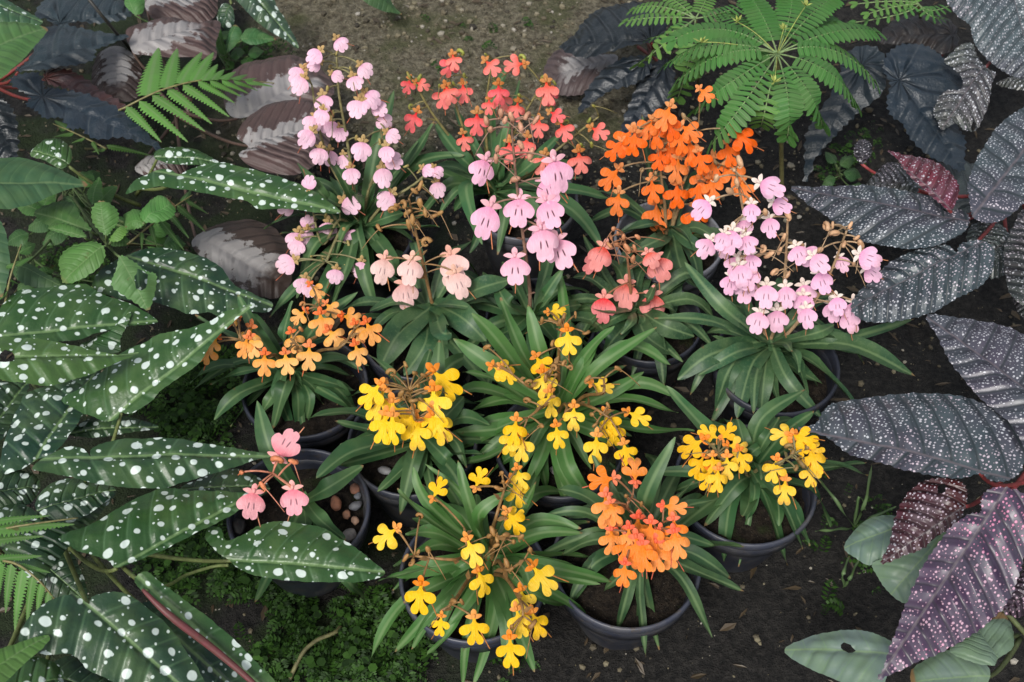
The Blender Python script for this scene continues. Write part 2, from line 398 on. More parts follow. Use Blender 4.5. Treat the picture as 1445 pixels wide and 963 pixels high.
def strip(plant, path, width, color, mat='orchid_leaf', fold=.25, name='leaf', prof=None, side=None, nseg=14):
    """a strap or lance leaf along a 3D path, channelled along its midrib"""
    pts = catmull([Vector(p) for p in path], max(3, nseg // (len(path) - 1))); m = len(pts)
    L = sum((pts[i + 1] - pts[i]).length for i in range(m - 1)); vs = []; uvn = []; uvm = []; tw = rnd(-.6, .6); acc = 0
    prof = prof or (lambda t: (.30 + .70 * math.sin(min(1, t / .45) * math.pi / 2)) if t < .45 else max(.0, 1 - ((t - .45) / .55) ** 2.1))
    ph = rnd(0, 6)
    for i, p in enumerate(pts):
        t = i / (m - 1); d = (pts[min(i + 1, m - 1)] - pts[max(i - 1, 0)]).normalized()
        s = d.cross(UP) if side is None else side
        if s.length < .05: s = Vector((1, 0, 0))
        s = (s - d * s.dot(d)).normalized(); s = Matrix.Rotation(tw * (.4 + t), 3, d) @ s; n = s.cross(d)
        if n.z < 0 and side is None: n = -n
        w = width * .5 * prof(t) + .0003
        for k in (-1, -.55, 0, .55, 1):
            rip = .0012 * math.sin(t * 15 + ph + (2 if k > 0 else 0)) * abs(k)
            vs.append(p + s * (w * k) + n * (w * fold * (abs(k) ** 1.4) + rip)); uvn.append((t, w * k / L)); uvm.append((t * L, w * k))
    fs = [(i * 5 + k, i * 5 + k + 1, i * 5 + 6 + k, i * 5 + 5 + k) for i in range(m - 1) for k in range(4)]
    return mk(name, vs, fs, mat, plant, color, uvn, uvm)

# ================================================================== the setting
def build_ground():
    vs = []; fs = []; nx, ny = 260, 260; x0, x1, y0, y1 = -1.5, 1.5, -.3, 2.7
    for j in range(ny + 1):
        for i in range(nx + 1):
            x = x0 + (x1 - x0) * i / nx; y = y0 + (y1 - y0) * j / ny
            z = .010 * noise.noise(Vector((x * 5, y * 5, 0))) + .005 * noise.noise(Vector((x * 19, y * 19, 3))) + .0035 * noise.noise(Vector((x * 60, y * 60, 9)))
            e = min(1, min(i, nx - i, j, ny - j) / 12); vs.append((x, y, z * e))
    fs = [(j * (nx + 1) + i, j * (nx + 1) + i + 1, (j + 1) * (nx + 1) + i + 1, (j + 1) * (nx + 1) + i) for j in range(ny) for i in range(nx)]
    k = len(vs); B = 60
    ring = [(x0, y0), (x1, y0), (x1, y1), (x0, y1)]; big = [(-B, -B), (B, -B), (B, B), (-B, B)]
    vs += [(x, y, 0) for x, y in ring] + [(x, y, 0) for x, y in big]
    fs += [(k + 4 + i, k + 4 + (i + 1) % 4, k + (i + 1) % 4, k + i) for i in range(4)]
    o = mk('ground', vs, fs, 'ground'); o['kind'] = 'structure'
build_ground()
def gz(x, y): return .010 * noise.noise(Vector((x * 5, y * 5, 0))) + .005 * noise.noise(Vector((x * 19, y * 19, 3))) + .0035 * noise.noise(Vector((x * 60, y * 60, 9)))
def scatter_gravel():
    mb = MB(); rs = random.Random(3)
    for k in range(9000):
        far = k < 4500
        x = rs.uniform(-.9, .9) if not far else rs.gauss(-.02, .22)
        y = rs.uniform(.45, 1.3) if not far else rs.uniform(1.1, 1.75)
        r = (.0009 + .0048 * rs.random() ** 5) * (1.0 if far else .7)
        mb.blob(Vector((x, y, gz(x, y) + r * .25)), r, rs.uniform(.8, 1.3), rs.uniform(.8, 1.3), rs.uniform(.5, .9), Matrix.Rotation(rs.uniform(0, 6), 3, 'Z'), .18, 5, 3)
    o = mb.obj('gravel', 'gravel', smooth=False); o['kind'] = 'stuff'; o['label'] = 'fine grit and small stones scattered over the soil and path'; o['category'] = 'gravel'
scatter_gravel()
def scatter_litter():
    mb = MB(); rs = random.Random(12)
    for k in range(1500):
        x = rs.uniform(-.8, .8); y = rs.uniform(.4, 1.7); L = rs.uniform(.003, .011) * (1.6 if rs.random() < .06 else 1); w = L * rs.uniform(.15, .5); a = rs.uniform(0, 6.28)
        d = Vector((math.cos(a), math.sin(a), rs.uniform(-.2, .3))); s = Vector((-math.sin(a), math.cos(a), rs.uniform(-.3, .3))); c = Vector((x, y, gz(x, y) + .002))
        e2 = rs.uniform(-.4, .4); mb.add([c - d * L, c - s * w - d * L * e2 + UP * .001, c + d * L + s * w * e2, c + s * w * .7 + d * L * .3 + UP * .001, c - d * L * .5 + s * w * .8], [(0, 1, 2), (0, 2, 3), (0, 3, 4)])
    o = mb.obj('leaf_litter', 'stem', None, (.055, .038, .022), smooth=False); o['kind'] = 'stuff'; o['label'] = 'tiny dry leaf and bark scraps littering the soil'; o['category'] = 'litter'
scatter_litter()
def scatter_moss():
    """low creeping greenery: thousands of tiny ferny sprigs lying on the soil"""
    areas = [([(290, 790), (420, 840), (540, 830), (600, 900), (560, 975), (360, 975), (330, 900)], 520),
             ([(225, 520), (330, 500), (345, 610), (330, 640), (240, 630), (200, 590)], 260),
             ([(200, 780), (320, 740), (360, 860), (300, 880), (200, 820)], 200),
             ([(1150, 640), (1260, 690), (1290, 860), (1150, 880)], 26), ([(600, 900), (760, 930), (700, 970), (560, 970)], 40),
             ([(300, 60), (420, 70), (420, 110), (300, 90)], 40), ([(560, 20), (860, 40), (840, 130), (560, 110)], 12), ([(1170, 170), (1250, 180), (1240, 300), (1150, 280)], 40),
             ([(20, 330), (150, 340), (140, 420), (20, 420)], 70), ([(440, 480), (520, 500), (600, 560), (500, 560)], 20)]
    mb = MB(); rs = random.Random(5)
    for poly, cnt in areas:
        xs = [p[0] for p in poly]; ys = [p[1] for p in poly]; k = 0
        while k < cnt:
            p = (rs.uniform(min(xs), max(xs)), rs.uniform(min(ys), max(ys)))
            if not inpoly(p, poly): continue
            if noise.noise(Vector((p[0] * .012, p[1] * .012, 1))) < -.22: k += .3; continue
            k += 1; o = PZ(p, 0); o.z = gz(o.x, o.y)
            az = rs.uniform(0, 6.283); L = rs.uniform(.008, .026); d = Vector((math.cos(az), math.sin(az), 0)); s = Vector((-d.y, d.x, 0))
            h = rs.uniform(.004, .022); path = bez(o, o + d * L * .4 + UP * h * 1.5, o + d * L + UP * h * .5, 7)
            for i in range(1, 8):
                t = i / 7; w = L * .34 * math.sin(math.pi * (.2 + .75 * t)) ; c = path[i]; lw = L * .085
                for sg in (-1, 1):
                    e = c + s * (sg * w) + d * (w * .35) + UP * rs.uniform(-.001, .002); m = (c + e) / 2
                    mb.add([c, m - d * lw + UP * .001, e, m + d * lw], [(0, 1, 2, 3)])
            if rs.random() < .06:      # small round-leaved seedling among them
                for q in range(4):
                    a2 = rs.uniform(0, 6.28); r = rs.uniform(.0025, .005); c = o + Vector((math.cos(a2) * .006, math.sin(a2) * .006, h + .003))
                    mb.add([c + Vector((math.cos(j * 1.047) * r, math.sin(j * 1.047) * r, rs.uniform(-.0006, .0006))) for j in range(6)], [(0, 1, 2, 3, 4, 5)])
    o = mb.obj('ground_cover', 'moss'); o['kind'] = 'stuff'; o['label'] = 'low bright green mossy ground cover creeping over the soil'; o['category'] = 'ground cover'
scatter_moss()

# ================================================================== pots
RIMZ = .115
def lathe(profile, n=48):
    vs = [(r * math.cos(2 * math.pi * j / n), r * math.sin(2 * math.pi * j / n), z) for r, z in profile for j in range(n)]
    fs = [(i * n + j, i * n + (j + 1) % n, (i + 1) * n + (j + 1) % n, (i + 1) * n + j) for i in range(len(profile) - 1) for j in range(n)]
    return vs, fs
PV = {}
def pot(px, r, label, color=(.020, .023, .034)):
    c = PZ(px, RIMZ); c.z = 0
    e = empty('plant_pot', c, label, 'plant pot', 'round plastic pots standing on the soil')
    def part(nm, prof, mat, col=None, parent=e, cap=False):
        key = (nm, round(r, 4))
        if key not in PV:
            v, f = lathe(prof)
            if cap: f.append(tuple(range(len(v) - 48, len(v))))
            me = mesh_data(nm, v, f); me.materials.append(MATS[mat]); PV[key] = me
        o = bpy.data.objects.new(nm, PV[key]); link(o, parent)
        if col: o.color = (*col, 0)
        return o
    part('wall', [(r * .10, .004), (r * .58, .003), (r * .61, .008), (r * .90, .085), (r * .905, .0865), (r * .955, .0875), (r * .965, .103), (r * .945, .1035), (r * .90, .095), (r * .60, .012)], 'pot_plastic', color)
    part('rim', [(r * .93, .100), (r * .975, .1035), (r * 1.0, .1075), (r * 1.005, .112), (r * .995, .1155), (r * .965, .1165), (r * .945, .1145), (r * .935, .106), (r * .93, .100)], 'pot_plastic', tuple(min(1, k * 1.7) for k in color))
    rs = random.Random(int(px[0])); n = 40; vs = [(0, 0, .098)]; fs = []; rings = 14
    for i in range(1, rings + 1):
        rr = r * .935 * i / rings
        for j in range(n):
            a = 2 * math.pi * j / n; x, y = rr * math.cos(a), rr * math.sin(a)
            vs.append((x, y, .088 + .008 * (1 - i / rings) + .005 * noise.noise(Vector((x * 90 + px[0], y * 90, 0))) + .003 * noise.noise(Vector((x * 260, y * 260 + px[1], 0)))))
    for j in range(n): fs.append((0, 1 + j, 1 + (j + 1) % n))
    for i in range(rings - 1):
        for j in range(n): fs.append((1 + i * n + j, 1 + (i + 1) * n + j, 1 + (i + 1) * n + (j + 1) % n, 1 + i * n + (j + 1) % n))
    me = mesh_data('soil', vs, fs); me.materials.append(MATS['potting_soil']); link(bpy.data.objects.new('soil', me), e)
    return e
DK = (.014, .016, .023)
pot((421, 718), .0705, 'dark blue-grey pot with loose pebbles, holding the small three-flowered pink orchid')
pot((668, 810), .0705, 'dark pot under the open yellow orchid with many narrow leaves, beside bare soil')
pot((884, 792), .0715, 'dark pot holding the bright orange orchid with red spurs')
pot((1052, 682), .0715, 'dark pot holding the yellow orchid with two tight flower heads')
pot((430, 545), .067, 'dark pot under the peach orange orchid beside the spotted begonia', DK)
pot((582, 622), .067, 'dark pot holding the yellow orchid with one tight brown-centred head', DK)
pot((790, 625), .067, 'dark pot hidden under the widest yellow orchid in the middle of the group', DK)
pot((1095, 512), .0685, 'dark pot under the many-flowered pale pink orchid beside the silver-dotted begonia', DK)
pot((592, 470), .064, 'dark pot holding the fading pale peach orchid with broad mottled leaves', DK)
pot((738, 282), .0665, 'dark pot of the tall coral orchid next to the gravel path', (.05, .052, .062))
pot((763, 452), .062, 'dark pot holding the large-flowered pink orchid with one upright stem', DK)
pot((944, 338), .064, 'grey pot under the deep orange orchid by the feathery umbrella plants', (.10, .105, .12))
pot((915, 452), .060, 'dark pot holding the small salmon pink orchid with few flowers', DK)
pot((505, 330), .066, 'dark pot under the tall light pink orchid with dozens of small flowers', DK)

def pebble(px, z, r, col, label, sx=1, sy=.8):
    rs = random.Random(int(px[0] * 7 + px[1])); bm = bmesh.new(); bmesh.ops.create_icosphere(bm, subdivisions=3, radius=r)
    c = PZ(px, z)
    for v in bm.verts:
        k = 1 + .22 * noise.noise(v.co / r * 1.3 + Vector((px[0], px[1], 0))) + .06 * noise.noise(v.co / r * 4)
        v.co = Vector((v.co.x * sx * k, v.co.y * sy * k, v.co.z * .62 * k))
    for f in bm.faces: f.smooth = True
    me = bpy.data.meshes.new('pebble'); bm.to_mesh(me); bm.free(); me.materials.append(MATS['stone'])
    o = bpy.data.objects.new('pebble', me); link(o); o.location = c; o.rotation_euler.z = rs.uniform(0, 6); o.color = (*col, 0)
    o['label'] = label; o['category'] = 'pebble'; o['group'] = 'loose stones in and around the pots'
PB = (.36, .17, .11)
pebble((501, 690), .099, .0062, PB, 'round pinkish tan pebble on pot soil, nearest the rim')
pebble((474, 711), .098, .0070, (.33, .14, .08), 'largest reddish brown pebble among the loose stones on pot soil', 1.2)
pebble((505, 700), .098, .0042, (.14, .15, .17), 'small blue-grey pebble just below the pinkish one in the pot')
pebble((502, 714), .098, .0062, (.12, .125, .14), 'dark slate grey pebble between the tan and brown ones in the pot', .7, 1.1)
pebble((489, 726), .098, .0052, (.30, .15, .09), 'small brown pebble beside the largest reddish one in the pot')
pebble((501, 735), .098, .0048, (.36, .22, .15), 'small pale tan pebble by the inner pot wall')
pebble((493, 755), .098, .0068, (.30, .28, .26), 'angular whitish grey stone at the lower edge of the pot soil', 1, 1)
pebble((336, 744), .104, .0095, (.02, .02, .02), 'black round stone against the pot rim under the pink flower')
pebble((924, 526), .012, .012, (.12, .12, .13), 'grey stone on dark soil between the yellow and salmon orchids', 1, 1)
pebble((783, 664), .099, .006, (.28, .27, .26), 'grey chip of stone below the wide yellow orchid')
pebble((543, 664), .099, .0055, (.24, .24, .25), 'pale flat chip lying in the pot of the tight-headed yellow orchid', 1.4)
pebble((563, 893), .006, .006, (.35, .36, .38), 'small white stone on the mossy soil beside the open yellow orchid', 1.3)

# ================================================================== broad-leaved begonias
SG = (.025, .074, .019)
def g(px, z=0): v = PZ(px, 0); v.z = z; return v
def spotted(plant, leaves):
    for L in leaves:
        pts, base, tip, zb, zt = L[:5]; k = L[5] if len(L) > 5 else {}
        c = k.pop('c', SG); blade(plant, pts, base, tip, zb, zt, 'spotted_leaf', c, petiole=k.pop('pet', True), pcol=(.15, .19, .06), jag=.0004, **k)
b = empty('spotted_begonia', g((120, 800)), 'large begonia with white-spotted dark green wing leaves spreading over the pebbled pot', 'begonia', 'white-spotted begonias')
spotted(b, [
 ([(356,431),(319,441),(299,453),(266,463),(233,471),(199,486),(166,503),(143,526),(110,549),(86,563),(103,576),(133,589),(150,594),(165,590),(170,582),(186,583),(213,566),(233,546),(266,523),(286,506),(303,481),(332,453)], (170,581), (356,431), .20, .235),
 ([(45,662),(63,646),(96,632),(115,634),(128,646),(130,635),(155,623),(201,618),(251,621),(293,627),(335,633),(377,639),(381,643),(356,650),(326,660),(293,671),(259,681),(234,687),(188,689),(146,683),(113,677),(75,668)], (128,647), (381,643), .245, .205, dict(c=(.022,.060,.022))),
 ([(84,757),(126,740),(167,717),(188,704),(226,690),(268,694),(314,694),(347,697),(352,703),(335,723),(310,736),(272,755),(234,775),(197,790),(164,802),(151,790),(113,778),(96,769)], (164,801), (352,701), .21, .185),
 ([(290,761),(295,745),(311,746),(318,764),(340,758),(366,743),(390,735),(420,738),(453,745),(479,760),(506,776),(526,793),(544,808),(533,817),(506,821),(456,822),(406,819),(366,813),(336,801),(324,790),(306,779)], (328,790), (544,808), .165, .150),
 ([(27,907),(42,870),(75,847),(105,838),(125,853),(132,842),(167,836),(201,853),(234,882),(268,924),(289,963),(305,1005),(280,1010),(230,990),(190,975),(159,963),(126,945),(100,924),(59,922)], (125,855), (300,1008), .27, .20, dict(c=(.018,.05,.024))),
 ([(190,819),(205,807),(222,819),(259,845),(293,872),(335,907),(368,941),(389,963),(410,1000),(385,1000),(356,963),(301,916),(251,878),(222,855),(203,838)], (203,822), (405,1000), .255, .18, dict(dome=.003, groove=.001)),
 ([(190,860),(225,850),(262,880),(305,915),(350,962),(370,1000),(300,1010),(270,960),(235,900)], (200,855), (360,1000), .215, .15, dict(c=(.012,.04,.024))),
 ([(255,690),(290,672),(330,663),(365,674),(380,692),(350,706),(300,703)], (262,690), (378,690), .165, .14, dict(c=(.012,.03,.016))),
 ([(0,715),(30,711),(60,725),(100,733),(135,712),(165,693),(150,715),(130,738),(95,775),(75,800),(50,822),(20,795),(0,772),(-25,740)], (45,735), (165,693), .19, .17, dict(c=(.014,.042,.018))),
 ([(56,800),(75,784),(98,780),(112,800),(121,830),(124,850),(95,848),(70,838)], (60,795), (122,850), .12, .10, dict(c=(.010,.03,.016))),
 ([(50,715),(65,685),(100,674),(135,680),(163,692),(140,715),(110,731),(75,733)], (60,718), (163,692), .215, .20, dict(c=(.013,.038,.02))),
 ([(-30,690),(-10,665),(20,664),(48,672),(56,690),(40,712),(0,716)], (-25,700), (56,690), .20, .18, dict(c=(.012,.034,.018))),
 ([(-40,1000),(-30,950),(10,930),(50,925),(80,940),(90,965),(95,1000)], (-30,990), (92,960), .24, .2, dict(c=(.04,.10,.03))),
 ([(56,965),(75,935),(110,925),(150,950),(175,985),(150,1010),(80,1005)], (65,950), (170,990), .16, .12, dict(c=(.010,.032,.018))),
])
# rolled red underside along the margin of one spotted leaf
pp = [PZ(p, z) for p, z in (((201,832), .262), ((225,856), .257), ((251,878), .248), ((301,916), .225), ((356,963), .205), ((390,1000), .19))]
mb = MB(); pth = catmull(pp, 5); mb.tube(pth, .0012, .0012, 7, lambda t: 1 + 1.7 * math.sin(math.pi * min(1, t * 1.05)) ** .8); o = mb.obj('rolled_margin', 'stem', b, (.14, .035, .04)); o['label'] = 'rolled crimson underside of the leaf margin'
b2 = empty('spotted_begonia', g((20, 520)), 'white-spotted begonia with a bitten pale green leaf, beside the green weed', 'begonia', 'white-spotted begonias')
spotted(b2, [
 ([(-6,452),(20,413),(66,406),(116,402),(146,416),(186,430),(223,451),(205,458),(186,459),(143,468),(110,480),(83,482),(33,479),(5,482)], (5,476), (223,451), .215, .19),
 ([(-45,510),(-40,485),(0,477),(33,479),(66,481),(100,486),(133,494),(166,501),(196,499),(160,514),(126,529),(100,536),(70,546),(43,543),(17,539),(0,534),(-35,528)], (-45,508), (196,499), .27, .235, dict(c=(.050,.110,.026), holes=((10,507,.0075),), step=.004)),
 ([(0,666),(5,630),(20,589),(37,556),(70,545),(110,535),(140,520),(130,560),(114,590),(90,625),(70,643),(52,648),(25,664)], (52,646), (140,517), .195, .175, dict(c=(.014,.044,.026))),
 ([(-30,560),(-5,540),(37,542),(36,560),(15,600),(0,622),(-25,640)], (-28,630), (36,545), .165, .15, dict(c=(.012,.035,.022))),
 ([(183,440),(181,456),(170,479),(168,496),(146,499),(113,489),(133,476),(156,463)], (118,490), (184,440), .18, .20),
 ([(98,612),(120,594),(150,588),(190,590),(224,602),(190,610),(150,618),(120,618)], (105,612), (224,602), .16, .14, dict(c=(.013,.04,.02))),
 ([(130,406),(150,376),(185,358),(210,352),(233,350),(273,358),(309,376),(332,403),(359,416),(381,426),(384,432),(376,440),(339,440),(309,446),(293,441),(266,443),(246,435),(213,426),(173,424)], (196,367), (383,431), .175, .15, dict(c=(.013,.042,.020))),
])
b3 = empty('spotted_begonia', g((215, 330)), 'white-spotted begonia leaves reaching over the brown leaves below the fern', 'begonia', 'white-spotted begonias')
spotted(b3, [
 ([(177,273),(186,259),(206,246),(233,238),(252,247),(266,240),(299,230),(332,233),(366,241),(399,251),(432,266),(462,284),(480,300),(449,301),(420,296),(399,293),(366,294),(349,283),(316,279),(283,273),(253,268),(226,264),(199,268)], (254,249), (480,300), .195, .175),
 ([(218,222),(222,211),(245,206),(270,209),(295,220),(310,231),(280,234),(250,232),(230,228)], (222,222), (310,230), .16, .15),
 ([(43,219),(55,203),(75,196),(92,202),(102,215),(99,230),(85,240),(65,229)], (95,232), (45,215), .15, .15),
])
b3c = empty('spotted_begonia', g((-40, 60)), 'pale spotted begonia leaf tucked behind the smooth light green leaf', 'begonia', 'white-spotted begonias')
spotted(b3c, [([(-30,-15),(0,-4),(20,6),(45,20),(60,34),(30,40),(-10,38),(-30,20)], (-30,0), (60,33), .20, .18, dict(c=(.03,.08,.04)))])

def dark(plant, leaves, mat='dark_leaf', pcol=(.20, .03, .03), **kw):
    for L in leaves:
        pts, base, tip, zb, zt, c = L[:6]; k = dict(kw); k.update(L[6] if len(L) > 6 else {})
        blade(plant, pts, base, tip, zb, zt, mat, c, petiole=k.pop('pet', True), pcol=pcol, **k)
SL = (.020, .033, .040); SLD = (.005, .009, .012)
b4 = empty('dark_begonia', g((15, 170)), 'dark slate begonia with toothed red-edged leaves beside the fern', 'begonia', 'dark toothed begonias')
dark(b4, [
 ([(15,113),(27,105),(50,103),(60,115),(63,130),(68,124),(86,125),(113,131),(143,141),(173,160),(199,183),(229,210),(199,201),(166,194),(133,196),(116,181),(100,183),(86,166),(63,168),(50,156),(37,150),(43,136),(25,126)], (60,136), (229,210), .185, .15, (.011,.021,.032)),
 ([(22,100),(27,93),(43,80),(63,43),(86,37),(110,40),(140,45),(182,50),(160,60),(136,70),(130,86),(100,93),(66,98),(43,101)], (25,100), (182,50), .16, .14, SL),
 ([(63,103),(75,96),(95,97),(115,107),(140,125),(165,142),(183,156),(150,152),(120,138),(90,124),(65,118)], (64,110), (183,156), .145, .125, (.075,.030,.026)),
 ([(50,22),(60,5),(75,-5),(120,-10),(160,-5),(187,18),(170,28),(140,32),(110,30),(85,37),(65,28)], (85,34), (187,18), .135, .12, SL),
 ([(-25,130),(0,138),(12,148),(22,168),(25,200),(20,223),(0,224),(-25,215)], (-20,135), (20,223), .17, .14, SLD),
], jag=.0032, groove=.004, quilt=.0018, veins=5, seg=5)
b5 = empty('dark_begonia', g((905, 110)), 'near-black begonia with ribbed leaves beside the gravel path', 'begonia', 'dark toothed begonias')
dark(b5, [
 ([(790,66),(810,50),(826,30),(846,13),(870,8),(900,3),(925,15),(940,40),(916,60),(886,66),(853,75),(820,81)], (918,58), (790,66), .14, .10, SLD),
 ([(816,160),(825,135),(840,110),(865,90),(890,80),(918,82),(915,105),(890,120),(860,128),(835,146)], (912,88), (816,160), .11, .07, (.007,.012,.018)),
 ([(876,190),(885,155),(900,120),(915,95),(940,85),(952,110),(945,140),(930,152),(905,172),(886,195)], (938,92), (878,192), .10, .06, (.008,.013,.020)),
], jag=.0030, groove=.004, quilt=.0018, veins=5, seg=5)
b6 = empty('dark_begonia', g((1262, 150)), 'dark slate begonia with wide pleated leaves behind the silver-dotted leaves', 'begonia', 'dark toothed begonias')
dark(b6, [
 ([(1252,77),(1270,65),(1292,63),(1314,70),(1334,85),(1357,105),(1360,125),(1350,150),(1352,180),(1362,195),(1362,218),(1357,242),(1334,232),(1309,219),(1285,197),(1275,175),(1257,160),(1252,140),(1258,118),(1246,100)], (1268,115), (1357,242), .165, .12, (.010,.019,.029)),
 ([(1136,258),(1136,220),(1140,185),(1155,160),(1180,120),(1195,75),(1230,65),(1252,90),(1245,130),(1212,158),(1190,178),(1172,199),(1152,222)], (1215,95), (1136,258), .14, .07, (.012,.021,.028)),
 ([(1240,60),(1260,30),(1300,20),(1340,30),(1352,60),(1330,75),(1290,62)], (1345,50), (1245,55), .11, .09, (.024,.018,.016)),
 ([(1290,270),(1320,235),(1362,228),(1395,250),(1390,300),(1350,300)], (1385,290), (1295,262), .09, .07, (.06,.075,.075)),
], jag=.0030, groove=.004, quilt=.0018, veins=5, seg=5)
BR = (.085, .052, .048)
b7 = empty('brown_begonia', g((270, 190)), 'low brown begonia with silver-hearted quilted leaves behind the fern', 'begonia', 'brown silver-hearted begonias')
dark(b7, [
 ([(203,-5),(220,-20),(300,-20),(307,5),(300,27),(270,36),(235,32),(210,22)], (207,8), (303,0), .09, .08, BR),
 ([(178,45),(200,33),(240,25),(275,30),(305,28),(312,38),(305,60),(303,84),(270,82),(235,80),(200,77),(186,71)], (187,70), (310,38), .12, .10, BR),
 ([(130,100),(140,75),(165,66),(185,75),(198,95),(200,120),(190,138),(165,146),(140,138),(130,120)], (166,72), (166,146), .10, .09, (.05,.032,.028)),
 ([(316,140),(325,105),(345,90),(380,82),(420,82),(455,100),(472,130),(440,150),(400,148),(370,155),(345,166),(325,163)], (342,163), (470,100), .10, .09, BR),
 ([(334,193),(346,170),(376,150),(415,143),(445,146),(470,170),(465,200),(442,235),(415,247),(382,243),(352,234),(336,219),(350,208)], (362,204), (468,180), .12, .105, BR),
 ([(270,345),(285,328),(310,316),(345,310),(380,318),(400,335),(412,365),(410,400),(390,420),(355,415),(320,395),(290,370)], (278,340), (408,408), .095, .07, (.045,.032,.026)),
 ([(190,240),(200,226),(230,220),(262,228),(260,246),(230,252),(205,250)], (195,238), (262,236), .08, .07, BR),
], mat='brown_leaf', pcol=(.10, .06, .05), quilt=.0014, veins=7, vk=.9, dome=.010, groove=.004, wave=.004)
b8 = empty('brown_begonia', g((870, 100)), 'single faded brown leaf lying on the gravel path', 'begonia', 'brown silver-hearted begonias')
dark(b8, [([(767,112),(770,90),(790,70),(830,73),(870,78),(862,102),(840,125),(810,136),(785,131)], (868,84), (770,112), .045, .025, (.075, .055, .055))], mat='brown_leaf', pcol=(.10, .06, .05), quilt=.003, veins=9, dome=.008)

SV = (.036, .052, .060)
def silver(plant, leaves):
    for L in leaves:
        pts, base, tip, zb, zt = L[:5]; k = dict(L[5]) if len(L) > 5 else {}
        blade(plant, pts, base, tip, zb, zt, 'silver_leaf', k.pop('c', SV), petiole=k.pop('pet', True), pcol=(.30, .045, .05), prad=.0022, jag=.0012, veins=7, vk=.85, quilt=.0016, groove=.005, dome=.007, alpha=k.pop('al', .1), **k)
b9 = empty('silver_begonia', g((1400, 330)), 'silver-dotted slate begonia with one small red leaf, beside the pale pink orchid', 'begonia', 'silver-dotted begonias')
silver(b9, [
 ([(1116,265),(1147,264),(1178,262),(1225,262),(1272,268),(1303,275),(1325,287),(1334,299),(1353,298),(1367,307),(1365,325),(1343,337),(1322,346),(1287,351),(1259,349),(1228,343),(1209,334),(1178,314),(1147,292)], (1331,307), (1116,265), .235, .20),
 ([(1253,213),(1272,217),(1303,223),(1328,234),(1347,253),(1353,272),(1348,289),(1339,296),(1328,287),(1309,273),(1294,259),(1278,240),(1267,226)], (1339,293), (1253,213), .25, .245, dict(c=(.13,.012,.022), al=.6)),
 ([(1202,437),(1210,415),(1231,396),(1253,374),(1278,359),(1309,349),(1337,345),(1350,355),(1356,343),(1381,337),(1400,346),(1404,362),(1396,390),(1375,409),(1350,421),(1322,437),(1290,449),(1253,455),(1219,454)], (1350,359), (1202,437), .235, .19),
 ([(1367,275),(1367,256),(1378,225),(1393,200),(1409,177),(1429,162),(1450,153),(1490,150),(1495,230),(1450,282),(1421,306),(1396,314),(1378,309),(1371,300)], (1382,294), (1490,155), .255, .235),
 ([(1222,268),(1235,245),(1255,230),(1275,235),(1290,255),(1294,272),(1260,268)], (1288,262), (1225,262), .17, .15, dict(c=(.03,.036,.03))),
 ([(1418,350),(1430,320),(1447,295),(1480,330),(1480,400),(1447,430),(1425,415),(1420,390)], (1470,390), (1440,300), .20, .19, dict(c=(.035,.04,.036))),
 ([(1365,330),(1385,312),(1415,318),(1430,350),(1420,385),(1395,392),(1378,365)], (1422,340), (1372,375), .15, .14, dict(c=(.05,.065,.06))),
 ([(1205,218),(1208,202),(1220,196),(1230,205),(1228,222),(1215,232)], (1216,230), (1216,197), .13, .14, dict(c=(.02,.024,.022))),
 ([(1430,420),(1460,405),(1500,420),(1500,470),(1455,460)], (1500,450), (1432,420), .17, .16, dict(c=(.03,.036,.034))),
])
b10 = empty('silver_begonia', g((1420, 90)), 'silver-dotted begonia with a ragged curled leaf above the pleated dark leaves', 'begonia', 'silver-dotted begonias')
silver(b10, [
 ([(1338,-8),(1349,20),(1367,35),(1372,50),(1379,67),(1397,87),(1417,102),(1434,110),(1450,114),(1485,80),(1490,0),(1470,-30),(1400,-30)], (1429,2), (1460,118), .22, .16, dict(c=(.065,.088,.098))),
 ([(1332,86),(1354,65),(1372,61),(1379,75),(1392,95),(1405,105),(1399,120),(1394,150),(1379,180),(1362,183),(1349,175),(1329,184),(1324,172),(1317,160),(1322,145),(1334,130),(1356,127),(1357,110),(1344,95)], (1384,100), (1330,182), .195, .16, dict(c=(.045,.055,.045), wave=.009, holes=((1374,178,.004),))),
 ([(1405,118),(1425,114),(1450,118),(1460,128),(1430,128)], (1455,122), (1406,118), .19, .18, dict(c=(.06,.07,.055))),
])
b11 = empty('silver_begonia', g((1420, 720)), 'silver and pink dotted begonia with a dark red leaf, over the pale smooth leaves', 'begonia', 'silver-dotted begonias')
